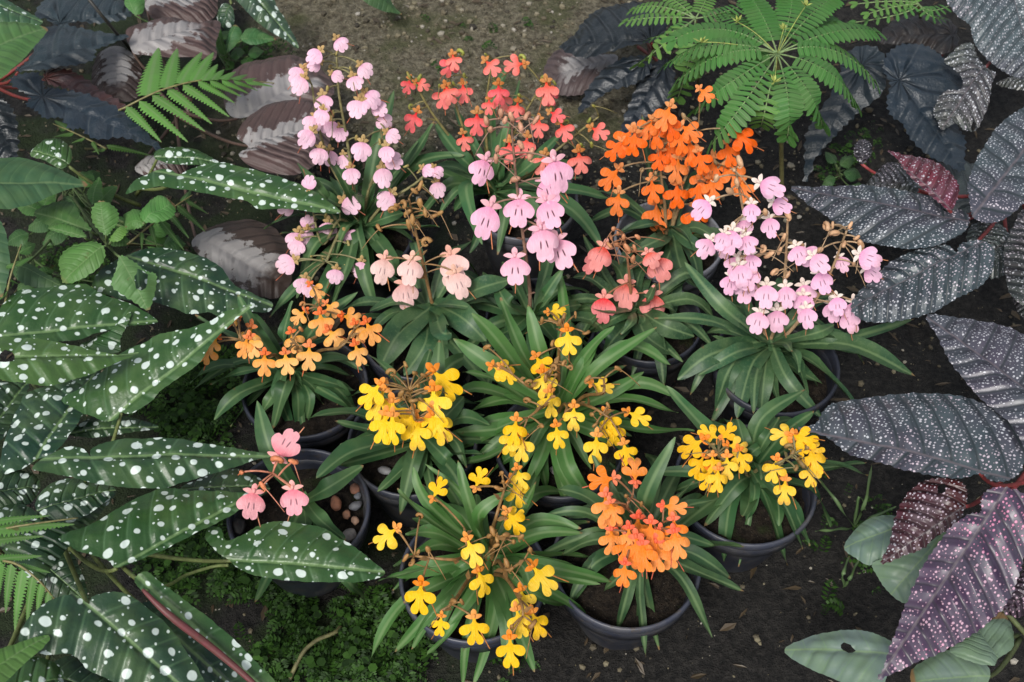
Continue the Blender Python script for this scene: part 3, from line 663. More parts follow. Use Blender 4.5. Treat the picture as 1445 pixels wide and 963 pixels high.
silver(b11, [
 ([(1126,604),(1150,599),(1163,580),(1180,570),(1230,560),(1280,555),(1330,556),(1380,568),(1420,590),(1440,615),(1446,640),(1440,665),(1420,678),(1395,676),(1383,667),(1350,675),(1310,670),(1270,662),(1230,650),(1195,638),(1165,615)], (1382,664), (1126,604), .265, .215, dict(al=.2)),
 ([(1384,724),(1369,725),(1342,744),(1322,771),(1302,801),(1285,838),(1272,871),(1258,908),(1248,942),(1240,959),(1278,942),(1312,928),(1352,908),(1382,888),(1409,865),(1429,838),(1439,808),(1446,780),(1462,740),(1450,702),(1416,688),(1392,695),(1385,710)], (1392,731), (1240,958), .30, .21, dict(c=(.042,.022,.052), al=1.0)),
 ([(1243,796),(1255,767),(1265,727),(1278,700),(1302,680),(1329,675),(1355,679),(1364,694),(1362,712),(1349,741),(1322,757),(1302,774),(1275,785)], (1362,714), (1243,796), .245, .205, dict(c=(.050,.006,.007), holes=((1330,692,.0045),), al=.3, step=.004)),
 ([(1308,445),(1340,446),(1380,452),(1420,462),(1450,475),(1490,500),(1500,580),(1450,627),(1430,605),(1400,578),(1370,550),(1345,515),(1325,480)], (1495,590), (1308,446), .275, .235, dict(c=(.050,.056,.070), al=.5)),
 ([(1416,862),(1440,812),(1465,800),(1480,850),(1460,868)], (1475,815), (1418,862), .21, .19, dict(c=(.03,.02,.025), al=.6)),
])
PL = (.13, .185, .155)
b12 = empty('pale_leaved_plant', g((1400, 940)), 'smooth pale grey-green leaves lying under the pink-dotted begonia', 'plant')
dark(b12, [
 ([(1191,774),(1201,754),(1228,732),(1262,726),(1280,745),(1262,780),(1231,797),(1208,788)], (1275,742), (1191,774), .15, .13, (.10,.15,.14)),
 ([(1231,797),(1250,788),(1300,772),(1335,752),(1320,800),(1292,842),(1276,852),(1255,835),(1240,815)], (1330,756), (1258,838), .17, .135, (.12,.175,.145)),
 ([(1108,917),(1141,900),(1181,891),(1211,889),(1235,894),(1258,906),(1262,925),(1252,950),(1240,972),(1201,968),(1161,952),(1134,940)], (1260,922), (1108,917), .17, .13, (.13,.18,.165), dict(holes=((1197,917,.0045),), step=.004)),
 ([(1285,950),(1310,930),(1345,917),(1392,940),(1390,968),(1350,985),(1300,985)], (1390,955), (1287,965), .165, .14, PL),
 ([(1340,918),(1375,888),(1412,862),(1428,888),(1429,914),(1408,930),(1400,941),(1368,935)], (1405,925), (1375,885), .20, .185, (.16,.23,.17)),
], mat='pale_leaf', pcol=(.10, .13, .05), quilt=.001, jag=.0004)
b13 = empty('smooth_leaved_shrub', g((-60, 180)), 'smooth light green leaves reaching in beside the dark begonia', 'shrub')
dark(b13, [
 ([(-40,70),(-30,40),(0,33),(33,34),(66,40),(60,53),(40,75),(20,95),(0,110),(-30,105)], (-40,85), (66,40), .27, .25, (.085,.20,.06)),
 ([(-40,255),(-20,228),(0,223),(33,223),(66,233),(96,246),(125,260),(100,266),(66,279),(33,291),(0,296),(-30,285)], (-40,262), (125,260), .245, .215, (.05,.125,.06)),
 ([(-25,300),(0,312),(10,335),(14,365),(8,400),(0,420),(-20,380)], (-20,305), (2,420), .255, .225, (.05,.12,.06)),
 ([(-40,960),(-20,925),(20,910),(68,897),(60,915),(30,940),(-10,975)], (-40,965), (69,897), .30, .28, (.10,.22,.05)),
], mat='weed_leaf', pcol=(.10, .14, .05), quilt=.0012, jag=0, groove=.004)

# ================================================================== weeds, ferns, umbrella plants
def cz(pts, o, s): return [(o[0] + x / s, o[1] + y / s) for x, y in pts]
w1 = empty('green_weed', g((150, 360)), 'fresh green weed with broad toothed leaves and insect holes', 'weed')
O5 = (0, 280); K = 3.008
WG = (.085, .21, .045)
dark(w1, [
 (cz([(250,255),(300,205),(400,185),(442,212),(430,280),(350,340),(275,362),(255,312)], O5, K), (147,346), (91,398), .215, .20, WG),
 (cz([(510,245),(570,270),(620,310),(665,325),(655,400),(630,477),(560,430),(478,375),(490,310)], O5, K), (169,362), (209,438), .225, .19, (.10,.22,.07), dict(holes=((199,396,.009),), step=.004)),
 (cz([(450,157),(400,110),(390,50),(430,10),(490,40),(503,90),(480,130)], O5, K), (149,332), (142,283), .21, .23, (.09,.22,.05)),
 (cz([(612,102),(600,55),(650,5),(690,-4),(742,35),(735,75),(680,100)], O5, K), (203,313), (246,292), .215, .21, (.08,.23,.05)),
 (cz([(530,130),(535,80),(580,50),(612,70),(612,110),(580,130)], O5, K), (203,315), (177,322), .21, .20, (.07,.19,.04)),
 (cz([(388,137),(320,128),(200,112),(145,60),(240,15),(310,25),(340,75)], O5, K), (128,325), (48,300), .19, .18, (.045,.12,.03)),
 (cz([(362,165),(290,155),(208,128),(230,105),(300,110),(350,140)], O5, K), (119,334), (70,322), .205, .20, (.06,.16,.035)),
 (cz([(465,180),(490,140),(530,118),(535,150),(505,185)], O5, K), (155,340), (178,320), .215, .22, (.12,.27,.04)),
 (cz([(80,290),(120,275),(200,320),(265,370),(320,410),(230,390),(120,370),(75,340)], O5, K), (27,375), (106,415), .20, .18, (.045,.10,.05)),
], mat='weed_leaf', pcol=(.11, .17, .06), jag=.0012, quilt=.0012, prad=.0016)
def ovate(b_, t_, w):
    b_ = Vector(b_); t_ = Vector(t_); d = t_ - b_; n_ = Vector((-d.y, d.x)).normalized() * w
    pr = [(.03, .15), (.18, .75), (.38, 1.0), (.6, .85), (.82, .45)]
    return [tuple(b_)] + [tuple(b_ + d * t + n_ * k * rnd(.9, 1.1)) for t, k in pr] + [tuple(t_)] + [tuple(b_ + d * t - n_ * k * rnd(.9, 1.1)) for t, k in reversed(pr)]
def leafy(px0, label, tips, z0, z1, cols, w):
    e = empty('green_weed', g(px0), label, 'weed')
    for i, (bx, by, tx, ty) in enumerate(tips):
        z = rnd(z0, z1); dark(e, [(ovate((bx, by), (tx, ty), w * rnd(.8, 1.2)), (bx, by), (tx, ty), z, z - .01, cols[i % len(cols)])], mat='weed_leaf', pcol=(.09, .15, .05), jag=.0010, prad=.0011, quilt=.0008, step=.006)
leafy((110, 300), 'low dense green weed filling the shade below the smooth pointed leaf', [(60,300,20,285),(60,300,75,262),(75,310,40,325),(130,290,140,250),(135,292,165,262),(120,300,90,278),(180,330,160,305),(215,330,240,318),(95,325,60,345),(150,330,185,345),(205,345,235,335),(40,330,10,345),(120,262,140,240),(130,262,112,245),(230,345,262,345)], .09, .15, [(.05,.14,.03),(.07,.19,.04),(.035,.10,.03)], 11)
leafy((60, 400), 'small dark weed leaves in the gap beside the toothed weed', [(40,390,15,375),(50,395,75,380),(45,400,25,415),(65,400,95,405),(110,390,130,375),(30,360,50,345),(150,400,165,418)], .10, .16, [(.035,.09,.03),(.05,.13,.035)], 10)
leafy((325, 90), 'cluster of tiny bright weed leaves by the speckled leaves at the path', [(318,70,300,60),(325,80,345,75),(330,88,318,98),(340,85,362,92),(312,55,322,42),(350,78,372,72)], .02, .05, [(.06,.18,.03),(.04,.12,.03)], 7)
leafy((1190, 250), 'sparse dark weed leaves under the pleated dark begonia', [(1180,230,1165,215),(1185,235,1205,225),(1190,245,1215,250),(1178,250,1160,262),(1200,262,1222,275)], .03, .06, [(.03,.09,.03)], 8)
w2 = empty('green_weed', g((322, 85)), 'small weed with two oval shiny leaves at the edge of the path', 'weed')
O1 = (0, 0)
dark(w2, [
 (cz([(965,220),(960,160),(985,110),(1010,108),(1025,150),(1000,190)], O1, K), (321,72), (333,36), .07, .085, (.05,.15,.05)),
 (cz([(1022,165),(1050,125),(1090,122),(1130,140),(1170,168),(1120,182),(1060,188)], O1, K), (341,56), (389,56), .085, .08, (.05,.15,.05)),
 (cz([(915,180),(912,120),(930,110),(950,170),(965,250),(975,280),(945,250)], O1, K), (322,92), (305,38), .03, .07, (.07,.18,.04)),
 (cz([(528,20),(540,-15),(590,-30),(615,0),(605,50),(570,62)], O1, K), (190,20), (178,-8), .13, .14, (.07,.19,.05)),
], mat='weed_leaf', pcol=(.09, .17, .05), jag=.0003, prad=.0012)
w3 = empty('spotted_begonia', g((318, -15)), 'drooping grey-green speckled leaves beside the path near the oval-leaved weed', 'begonia', 'white-spotted begonias')
spotted(w3, [
 ([(322,-15),(335,3),(350,20),(368,36),(385,47),(405,58),(421,67),(408,36),(390,8),(378,-15)], (345,-18), (421,67), .13, .07, dict(c=(.03,.06,.04))),
 ([(306,25),(315,5),(328,12),(331,32),(320,44)], (325,5), (315,44), .10, .07, dict(c=(.02,.05,.03)))])
w4 = empty('green_weed', g((520, -40)), 'narrow dark leaf hanging over the gravel path', 'weed')
dark(w4, [([(500,-20),(515,2),(535,14),(566,22),(556,10),(540,-15)], (515,-25), (566,22), .08, .04, (.035,.09,.035))], mat='weed_leaf', jag=0, pcol=(.09,.14,.05))

PINNA = {}
def pinna_mesh(nl=17):
    """one toothed fern pinna, 1 unit long along +X, midrib at y=0"""
    if nl in PINNA: return PINNA[nl]
    vs = [(0, 0, 0)]; up = []; dn = []; mid = []
    v = []; f = []; uv = []
    n = nl * 4
    for i in range(n + 1):
        t = i / n; ph = (t * nl) % 1.0
        w = .105 * (1 - t) ** .7 * min(1, .65 + t * 3) * (.40 + .60 * math.sin(math.pi * min(1, ph * 1.1 + .05)) ** .7) + .002
        sh = .05 * (1 - t)
        for k in (-1, 0, 1): v.append((t + (sh * abs(k)), w * k, -.05 * abs(k) * w / .105 - .12 * t * t)); uv.append((t * .97, w * k * .8))
    for i in range(n):
        for k in range(2): f.append((i * 3 + k, i * 3 + 3 + k, i * 3 + 4 + k, i * 3 + 1 + k))
    me = mesh_data('pinna', v, f, uv, uv); me.materials.append(MATS['fern_leaf']); PINNA[nl] = me; return me
def fern(loc, label, fronds, color):
    e = empty('fern', loc, label, 'fern', 'light green ferns')
    for fr in fronds:
        path = catmull([PZ(p, z) for p, z in fr['rachis']], 8)
        mb = MB(); mb.tube([Vector(loc)] + path if fr.get('root') else path, .0014, .0006, 5); rc = mb.obj('rachis', 'stem', e, (.22, .20, .08))
        for bp, tp, z0, z1, wd in fr['pinnae']:
            B = PZ(bp, z0); T = PZ(tp, z1); d = T - B; L = d.length; d.normalize(); s = UP.cross(d).normalized(); n = d.cross(s)
            o = bpy.data.objects.new('pinna', pinna_mesh()); link(o, e)
            M = Matrix((d, s, n)).transposed().to_4x4(); M.translation = B - Vector(loc)
            o.matrix_local = M @ Matrix.Diagonal((L, L * wd * 1.2, L, 1)); c = rnd(.85, 1.15); o.color = (color[0] * c, color[1] * c, color[2] * c, 0)
    return e
def C1(*a): return (a[0] / K, a[1] / K)
FG = (.13, .33, .06)
fern(g((120, 175)), 'bright green fern frond arching between the dark begonia and brown leaves', [dict(root=True,
  rachis=[(C1(515,465), .175), (C1(680,385), .185), (C1(850,342), .18), (C1(1000,340), .165), (C1(1165,354), .15)],
  pinnae=[(C1(b[0], b[1]), C1(t_[0], t_[1]), .182, .165, w) for b, t_, w in [
   ((628,408),(660,155),1.15),((705,375),(742,165),1.1),((765,357),(850,185),1.2),((820,347),(900,188),1.2),((862,343),(920,248),1.4),((900,340),(948,275),1.5),((940,338),(1000,285),1.5),((990,338),(1050,300),1.6),((1040,342),(1090,318),1.6),
   ((535,452),(685,590),1.1),((590,428),(797,583),1.0),((645,402),(872,538),1.0),((710,376),(900,508),1.1),((775,358),(975,478),1.05),((840,345),(1000,425),1.2),((890,343),(1030,400),1.3),((940,342),(1060,388),1.4),((990,342),(1100,376),1.4),((1040,345),(1165,356),1.3)]])], FG)
fern(g((60, 850)), 'light green fern at the foot of the big spotted begonia', [
  dict(root=True, rachis=[((-20,752), .25), ((30,742), .265), ((110,731), .25)], pinnae=[((-10,748),(105,733),.265,.25,1.0),((-25,738),(70,722),.27,.26,.8),((-25,765),(60,752),.26,.255,1.0)]),
  dict(root=True, rachis=[((-25,790), .255), ((20,795), .265), ((55,820), .26), ((80,850), .24)],
   pinnae=[((-10,790),(58,781),.265,.26,1.3),((0,792),(-8,850),.265,.235,1.3),((16,796),(2,868),.265,.235,1.2),((32,804),(14,893),.265,.23,1.1),((46,814),(32,885),.262,.23,1.1),((58,824),(48,872),.258,.235,1.3),((68,835),(66,875),.25,.235,1.4),((25,798),(72,806),.265,.255,1.2)])], (.10, .25, .05))
fern(g((265, 350)), 'small green fern half hidden behind the weed', [dict(root=True, rachis=[((180,345), .16), ((235,300), .175), ((272,275), .17)],
   pinnae=[((200,328),(198,355),.17,.15,1.3),((212,318),(222,350),.17,.15,1.2),((225,310),(262,352),.17,.14,1.1),((238,300),(268,335),.17,.15,1.1),((250,290),(292,325),.17,.145,1.1),((258,284),(270,262),.17,.16,1.3),((262,282),(296,300),.17,.15,1.2),((225,310),(205,290),.17,.16,1.4)])], (.05, .14, .03))
fern(g((30, 400)), 'small light fern tip beside the smooth leaf', [dict(root=True, rachis=[((5,440), .20), ((15,390), .235), ((30,345), .245)],
   pinnae=[((20,375),(46,358),.24,.23,1.7),((26,358),(44,345),.24,.235,1.8),((14,395),(28,400),.235,.225,2),((10,412),(-8,425),.225,.21,1.6),((20,375),(-5,372),.24,.23,1.5),((8,425),(20,428),.22,.21,2.2)])], (.085, .21, .045))
fern(g((120, 210)), 'dark little fern under the toothed slate leaf', [dict(root=True, rachis=[((150,210), .08), ((110,190), .09), ((75,175), .09)],
   pinnae=[((130,200),(140,218),.09,.08,1.6),((120,195),(98,200),.09,.08,1.5),((105,188),(72,190),.09,.08,1.3),((95,183),(75,165),.09,.08,1.4),((150,210),(128,212),.08,.07,1.8),((150,205),(215,215),.09,.08,.9)])], (.05, .13, .02))

LEAFLET = None
def leaflet_mesh():
    global LEAFLET
    if LEAFLET: return LEAFLET
    v = []; f = []; uv = []; n = 6
    for i in range(n + 1):
        t = i / n; w = .5 * (min(1, .72 + t * 1.2)) * (1 if t < .72 else math.sqrt(max(0, 1 - ((t - .72) / .285) ** 2)))
        for k in (-1, 0, 1): v.append((t + .03 * k, w * k, .05 * abs(k) - .10 * t * t)); uv.append((t * .95, w * k * .25))
    for i in range(n):
        for k in range(2): f.append((i * 3 + k, i * 3 + 3 + k, i * 3 + 4 + k, i * 3 + 1 + k))
    LEAFLET = mesh_data('leaflet', v, f, uv, uv); LEAFLET.materials.append(MATS['fern_leaf']); return LEAFLET
def umbrella(base, crown, zc, label, leaves, color, buds=(), singles=10, lw=1.0, trunk_r=.0026):
    e = empty('umbrella_plant', base, label, 'umbrella plant', 'feathery umbrella plants')
    off = Vector(base); C = PZ(crown, zc)
    mb = MB(); mb.tube(bez(Vector(base), (Vector(base) + C) / 2 + Vector((.004, 0, 0)), C, 10), trunk_r * 1.2, trunk_r, 7); mb.obj('trunk', 'stem', e, (.16, .15, .06))
    rest = MB(); rv = []; lm = leaflet_mesh()
    for li, (mid, tip, zm, zt, pairs, size, col) in enumerate(leaves):
        A = C + Vector((0, 0, .002)); M_ = PZ(mid, zm); T = PZ(tip, zt)
        path = bez(A, M_ * 2 - (A + T) * .5, T, 28)
        mbr = MB(); mbr.tube(path, .0011, .0007, 5); leaf = mbr.obj('leaf', 'stem', e, (.20, .30, .12)); leaf['_w'] = tuple(off)
        cc = col or color
        for i in range(pairs):
            t = .20 + .79 * i / (pairs - 1); j = t * 28; k = min(27, int(j)); p = path[k].lerp(path[k + 1], j - k); d = (path[min(28, k + 2)] - path[max(0, k - 1)]).normalized()
            s = d.cross(UP).normalized(); n = s.cross(d); w = size * (.45 + .55 * math.sin(math.pi * min(1, .12 + t * .62)))
            if i == pairs - 1: w *= 1.12
            for sg in (-1, 1):
                fan = .16 + (.85 if i == pairs - 1 else .25 * (t ** 5)); dd = (s * sg * (1 - .35 * (t ** 6)) + d * fan - n * .12).normalized(); ss = n.cross(dd).normalized(); nn = dd.cross(ss)
                ll = w * rnd(.94, 1.05); wd = size * .37 * lw * (1.35 if i == pairs - 1 else 1) * (.8 + .25 * t)
                Mx = Matrix((dd, ss, nn)).transposed().to_4x4(); Mx.translation = p + n * .0006
                Mx = Mx @ Matrix.Diagonal((ll, wd, ll, 1))
                if li < singles:
                    o = bpy.data.objects.new('leaflet', lm); link(o, leaf); o.matrix_local = Matrix.Translation(-off) @ Mx
                    q = rnd(.88, 1.1); o.color = (cc[0] * q, cc[1] * q, cc[2] * q, 0)
                else:
                    rest.add([Mx @ v.co for v in lm.vertices], [tuple(pp_.vertices) for pp_ in lm.polygons], [(0.3, .1)] * len(lm.vertices))
    if rest.v:
        o = rest.obj('leaflets', 'fern_leaf', e, color); o['kind'] = 'stuff'
    for bp, zb in buds:
        c = PZ(bp, zb); mb = MB()
        for k in range(9):
            a = rnd(0, 6.28); el = rnd(.2, 1.4); d = Vector((math.cos(a) * math.cos(el), math.sin(a) * math.cos(el), math.sin(el))); s = d.cross(UP).normalized() if abs(d.z) < .98 else Vector((1, 0, 0)); L = rnd(.006, .011)
            mb.add([c, c + d * L * .5 + s * .0014, c + d * L, c + d * L * .5 - s * .0014], [(0, 1, 2, 3)])
        mb.tube(bez(C, (C + c) / 2 + UP * .01, c, 6), .0006, .0005, 4); mb.obj('flower_head', 'stem', e, (.36, .42, .10))
    return e
def T3(*a): return (760 + a[0] / K, a[1] / K)
UG = (.065, .205, .042); UL = (.11, .26, .05)
UB = g((1103, 300)); CR = T3(1012, 235); ZU = .27
def ul(mx, my, tx, ty, pairs=16, size=.0185, dz=.012, drop=.035, col=None): return (T3(mx, my), T3(tx, ty), ZU + dz, ZU - drop, pairs, size, col)
umbrella(UB, CR, ZU, 'dark green umbrella plant with whorl of feathery leaves above the orange orchid', [
  ul(800,228,592,345), ul(825,345,665,470), ul(885,420,735,615, 16), ul(1058,420,1056,585, 16), ul(1140,385,1205,535, 16), ul(1225,305,1345,445, 16),
  ul(1240,212,1425,345, 16), ul(760,192,545,272, 16), ul(970,430,945,535, 9, .017, .01, .03, UL), ul(1250,138,1430,135, 16, .0185, .015, .0),
  ul(790,128,575,170, 16, .018, .01, .0), ul(1150,70,1255,-10, 15, .018, .01, -.01), ul(1068,60,1068,-25, 13, .02, .01, -.01), ul(960,90,900,-10, 14, .02, .01, -.01), ul(880,120,800,60, 12, .018, .005, .02), ul(1150,130,1250,90, 12, .02, -.01, .02),
  ul(905,260,790,330, 12, .02, -.01, .05)],
  UG, [(T3(1040,125), ZU + .03), (T3(1000,350), ZU + .02), (T3(690,180), ZU + .02), (T3(845,95), ZU + .02), (T3(1135,25), ZU + .03)], 9)
umbrella(g((985, 120)), T3(665, 85), .20, 'lighter small umbrella plant beside the near-black begonia', [
  (T3(510,75), T3(375,90), .205, .19, 11, .014, UL), (T3(520,30), T3(405,40), .205, .19, 11, .014, UL), (T3(580,130), T3(475,165), .205, .18, 9, .013, UG),
  (T3(530,190), T3(425,275), .205, .16, 9, .017, (.14,.30,.05)), (T3(700,20), T3(720,-30), .205, .2, 9, .014, UL), (T3(760,60), T3(850,30), .205, .2, 9, .014, UG), (T3(640,250), T3(590,420), .19, .12, 12, .02, UL), (T3(600,20), T3(540,-20), .205, .2, 9, .014, UL)],
  UL, [], 8, 1.0, .002)
umbrella(g((1300, 60)), (1296, 8), .15, 'short-leaved umbrella plant growing behind the pleated dark begonia', [
  ((1262,10), (1225,20), .155, .15, 8, .012, UL), ((1265,2), (1208,6), .155, .15, 8, .012, UL), ((1315,15), (1340,8), .155, .15, 7, .012, UG), ((1312,22), (1332,26), .155, .14, 7, .012, UG), ((1270,20), (1205,32), .15, .13, 8, .012, UG), ((1290,-5), (1285,-25), .155, .15, 6, .012, UL)], UL, [], 8, 1.0, .002)

# thin bits lying about
def wire(name, pts, r, mat, col, label, cat, r1=None, group=None):
    P = catmull([PZ(p, z) for p, z in pts], 8); e = MB(); e.tube(P, r, r1 or r, 6); o = e.obj(name, mat, None, col); o['label'] = label; o['category'] = cat
    if group: o['group'] = group
wire('dry_runner', [((405,968), .01), ((425,925), .018), ((445,905), .02), ((472,893), .018), ((480,885), .012)], .0022, 'stem', (.22, .21, .09), 'pale bare creeping stem lying over the green ground cover', 'stem')
wire('support_stake', [((110,-20), .22), ((150,30), .18), ((190,78), .06), ((200,95), .0)], .0022, 'stem', (.03, .03, .03), 'thin black stake between the dark and brown begonia leaves', 'stake')
wire('fallen_flower_stalk', [((205,835), .255), ((240,825), .2), ((262,812), .17), ((300,800), .16), ((322,798), .165)], .0016, 'stem', (.20, .26, .08), 'pale green stalk with papery bract between spotted begonia leaves', 'stalk')
def grass(px0, label, blades):
    o0 = g(px0); e = empty('grass_tuft', o0, label, 'grass', 'thin grass tufts on the dark soil')
    for (tp, mp, z) in blades:
        strip(e, [o0, PZ(mp, z), PZ(tp, z * .6)], .003, (.035, .075, .025), 'orchid_leaf', .2, 'blade')
grass((1205, 745), 'sparse dark grass beside the tight-headed yellow orchid pot', [((1150,670), (1178,705), .05), ((1230,655), (1222,705), .06), ((1150,750), (1180,748), .03), ((1222,720), (1212,702), .05), ((1265,715), (1232,730), .03)])
grass((1190, 830), 'few short grass blades near the pale smooth leaves', [((1198,785), (1190,810), .04), ((1212,790), (1200,815), .03)])

# ================================================================== orchids
LIPS = {
 'cut':   [(.05,0),(.06,.13),(.14,.23),(.33,.24),(.49,.31),(.55,.45),(.49,.58),(.35,.62),(.21,.56),(.125,.47),(.15,.60),(.26,.73),(.30,.88),(.22,.99),(.09,.99),(.025,.90),(0,.82)],
 'round': [(.05,0),(.15,.06),(.34,.14),(.48,.28),(.53,.45),(.47,.60),(.38,.65),(.30,.60),(.34,.72),(.27,.86),(.13,.92),(.05,.89),(0,.80)],
 'fan':   [(.06,0),(.18,.08),(.38,.20),(.53,.40),(.50,.58),(.40,.68),(.27,.66),(.29,.78),(.26,.92),(.14,1.0),(.05,.99),(0,.93)]}
FM = {}
def flower_meshes(kind):
    if kind in FM: return FM[kind]
    half = [Vector((x, y, 0)) for x, y in LIPS[kind]]
    poly = half + [Vector((-p.x, p.y, 0)) for p in reversed(half[1:-1])][:] + []
    poly = half + [Vector((-p.x, p.y, 0)) for p in reversed(half[:-1])]
    out = catmull(poly, 3, True)
    v2, fs, _ = fill([(q.x, q.y) for q in out], .07)
    variants = []
    for var in range(7):
        rs = random.Random(var * 11 + len(kind)); cu = rs.uniform(.12, .42); sb = rs.uniform(-.15, .50); ph = rs.uniform(0, 6)
        vs = []; uv = []
        for q in v2:
            x, y = q.x, q.y
            z = -cu * (y - .3) ** 2 - sb * x * x - .09 * max(0, abs(x) - .38) * 3 - .06 * max(0, y - .8) * 4 * math.sin(ph) + .035 * math.sin(7 * x + ph) * y + .03 * math.sin(6 * y + ph * 2) + (.015 * math.exp(-(x / .06) ** 2))
            vs.append((x, -y, z)); uv.append((y, x))
        me = mesh_data('lip', vs, [tuple(reversed(f)) for f in fs], uv, uv); me.materials.append(MATS['petal']); variants.append(me)
    # hood with two wings (upper sepals and side petals)
    mb = MB(); mb.blob(Vector((0, .05, .05)), .075, 1, 1.5, .9, None, .0, 8, 5)
    for sg in (-1, 1):
        ws = .36 if kind == 'fan' else .27
        pts = [Vector((sg * .02, -.02, .02)), Vector((sg * ws * .35, .10, .07)), Vector((sg * ws * .75, .12, .05)), Vector((sg * ws * 1.12, .06, .0)), Vector((sg * ws * .8, -.02, .01)), Vector((sg * ws * .4, -.06, .03))]
        o_ = catmull(pts, 3, True); c = sum(o_, Vector()) / len(o_) + Vector((0, 0, .03)); n = len(o_)
        mb.add([c] + o_, [(0, 1 + i, 1 + (i + 1) % n) for i in range(n)])
    pts = [Vector((-.08, .08, .03)), Vector((-.10, .22, .10)), Vector((0, .31, .13)), Vector((.10, .22, .10)), Vector((.08, .08, .03))]
    o_ = catmull(pts, 3, True); c = sum(o_, Vector()) / len(o_) + Vector((0, 0, .05)); n = len(o_); mb.add([c] + o_, [(0, 1 + i, 1 + (i + 1) % n) for i in range(n)])
    hood = mesh_data('flower', mb.v, mb.f, [(.9, .3)] * len(mb.v)); hood.materials.append(MATS['petal'])
    mb = MB(); mb.tube(bez(Vector((0, 0, -.02)), Vector((.05, -.45, -.35)), Vector((.10, -1.28, -.12)), 9), .028, .020, 5); sp = mesh_data('spur', mb.v, mb.f); sp.materials.append(MATS['stem'])
    FM[kind] = (variants, hood, sp); return FM[kind]
BUDS = None
def bud_meshes():
    global BUDS
    if BUDS: return BUDS
    a = MB(); a.blob(Vector(), 1, .55, .62, 1.25, None, .10, 8, 6)
    a.tube(bez(Vector((0, 0, -.8)), Vector((.5, 0, -1.6)), Vector((.9, .1, -.6)), 6), .22, .1, 5)
    b = MB(); pth = [Vector((math.cos(t) * (1 - t * .1), 0, math.sin(t) * (1 - t * .1))) for t in [i * .55 for i in range(11)]]
    b.tube(pth, .55, .22, 6)
    c = MB(); c.blob(Vector((0, 0, .1)), 1, .5, .5, 1.4, None, .12, 7, 5)
    BUDS = []
    for m_ in (a, b, c):
        me = mesh_data('bud', m_.v, m_.f); me.materials.append(MATS['bud']); BUDS.append(me)
    return BUDS

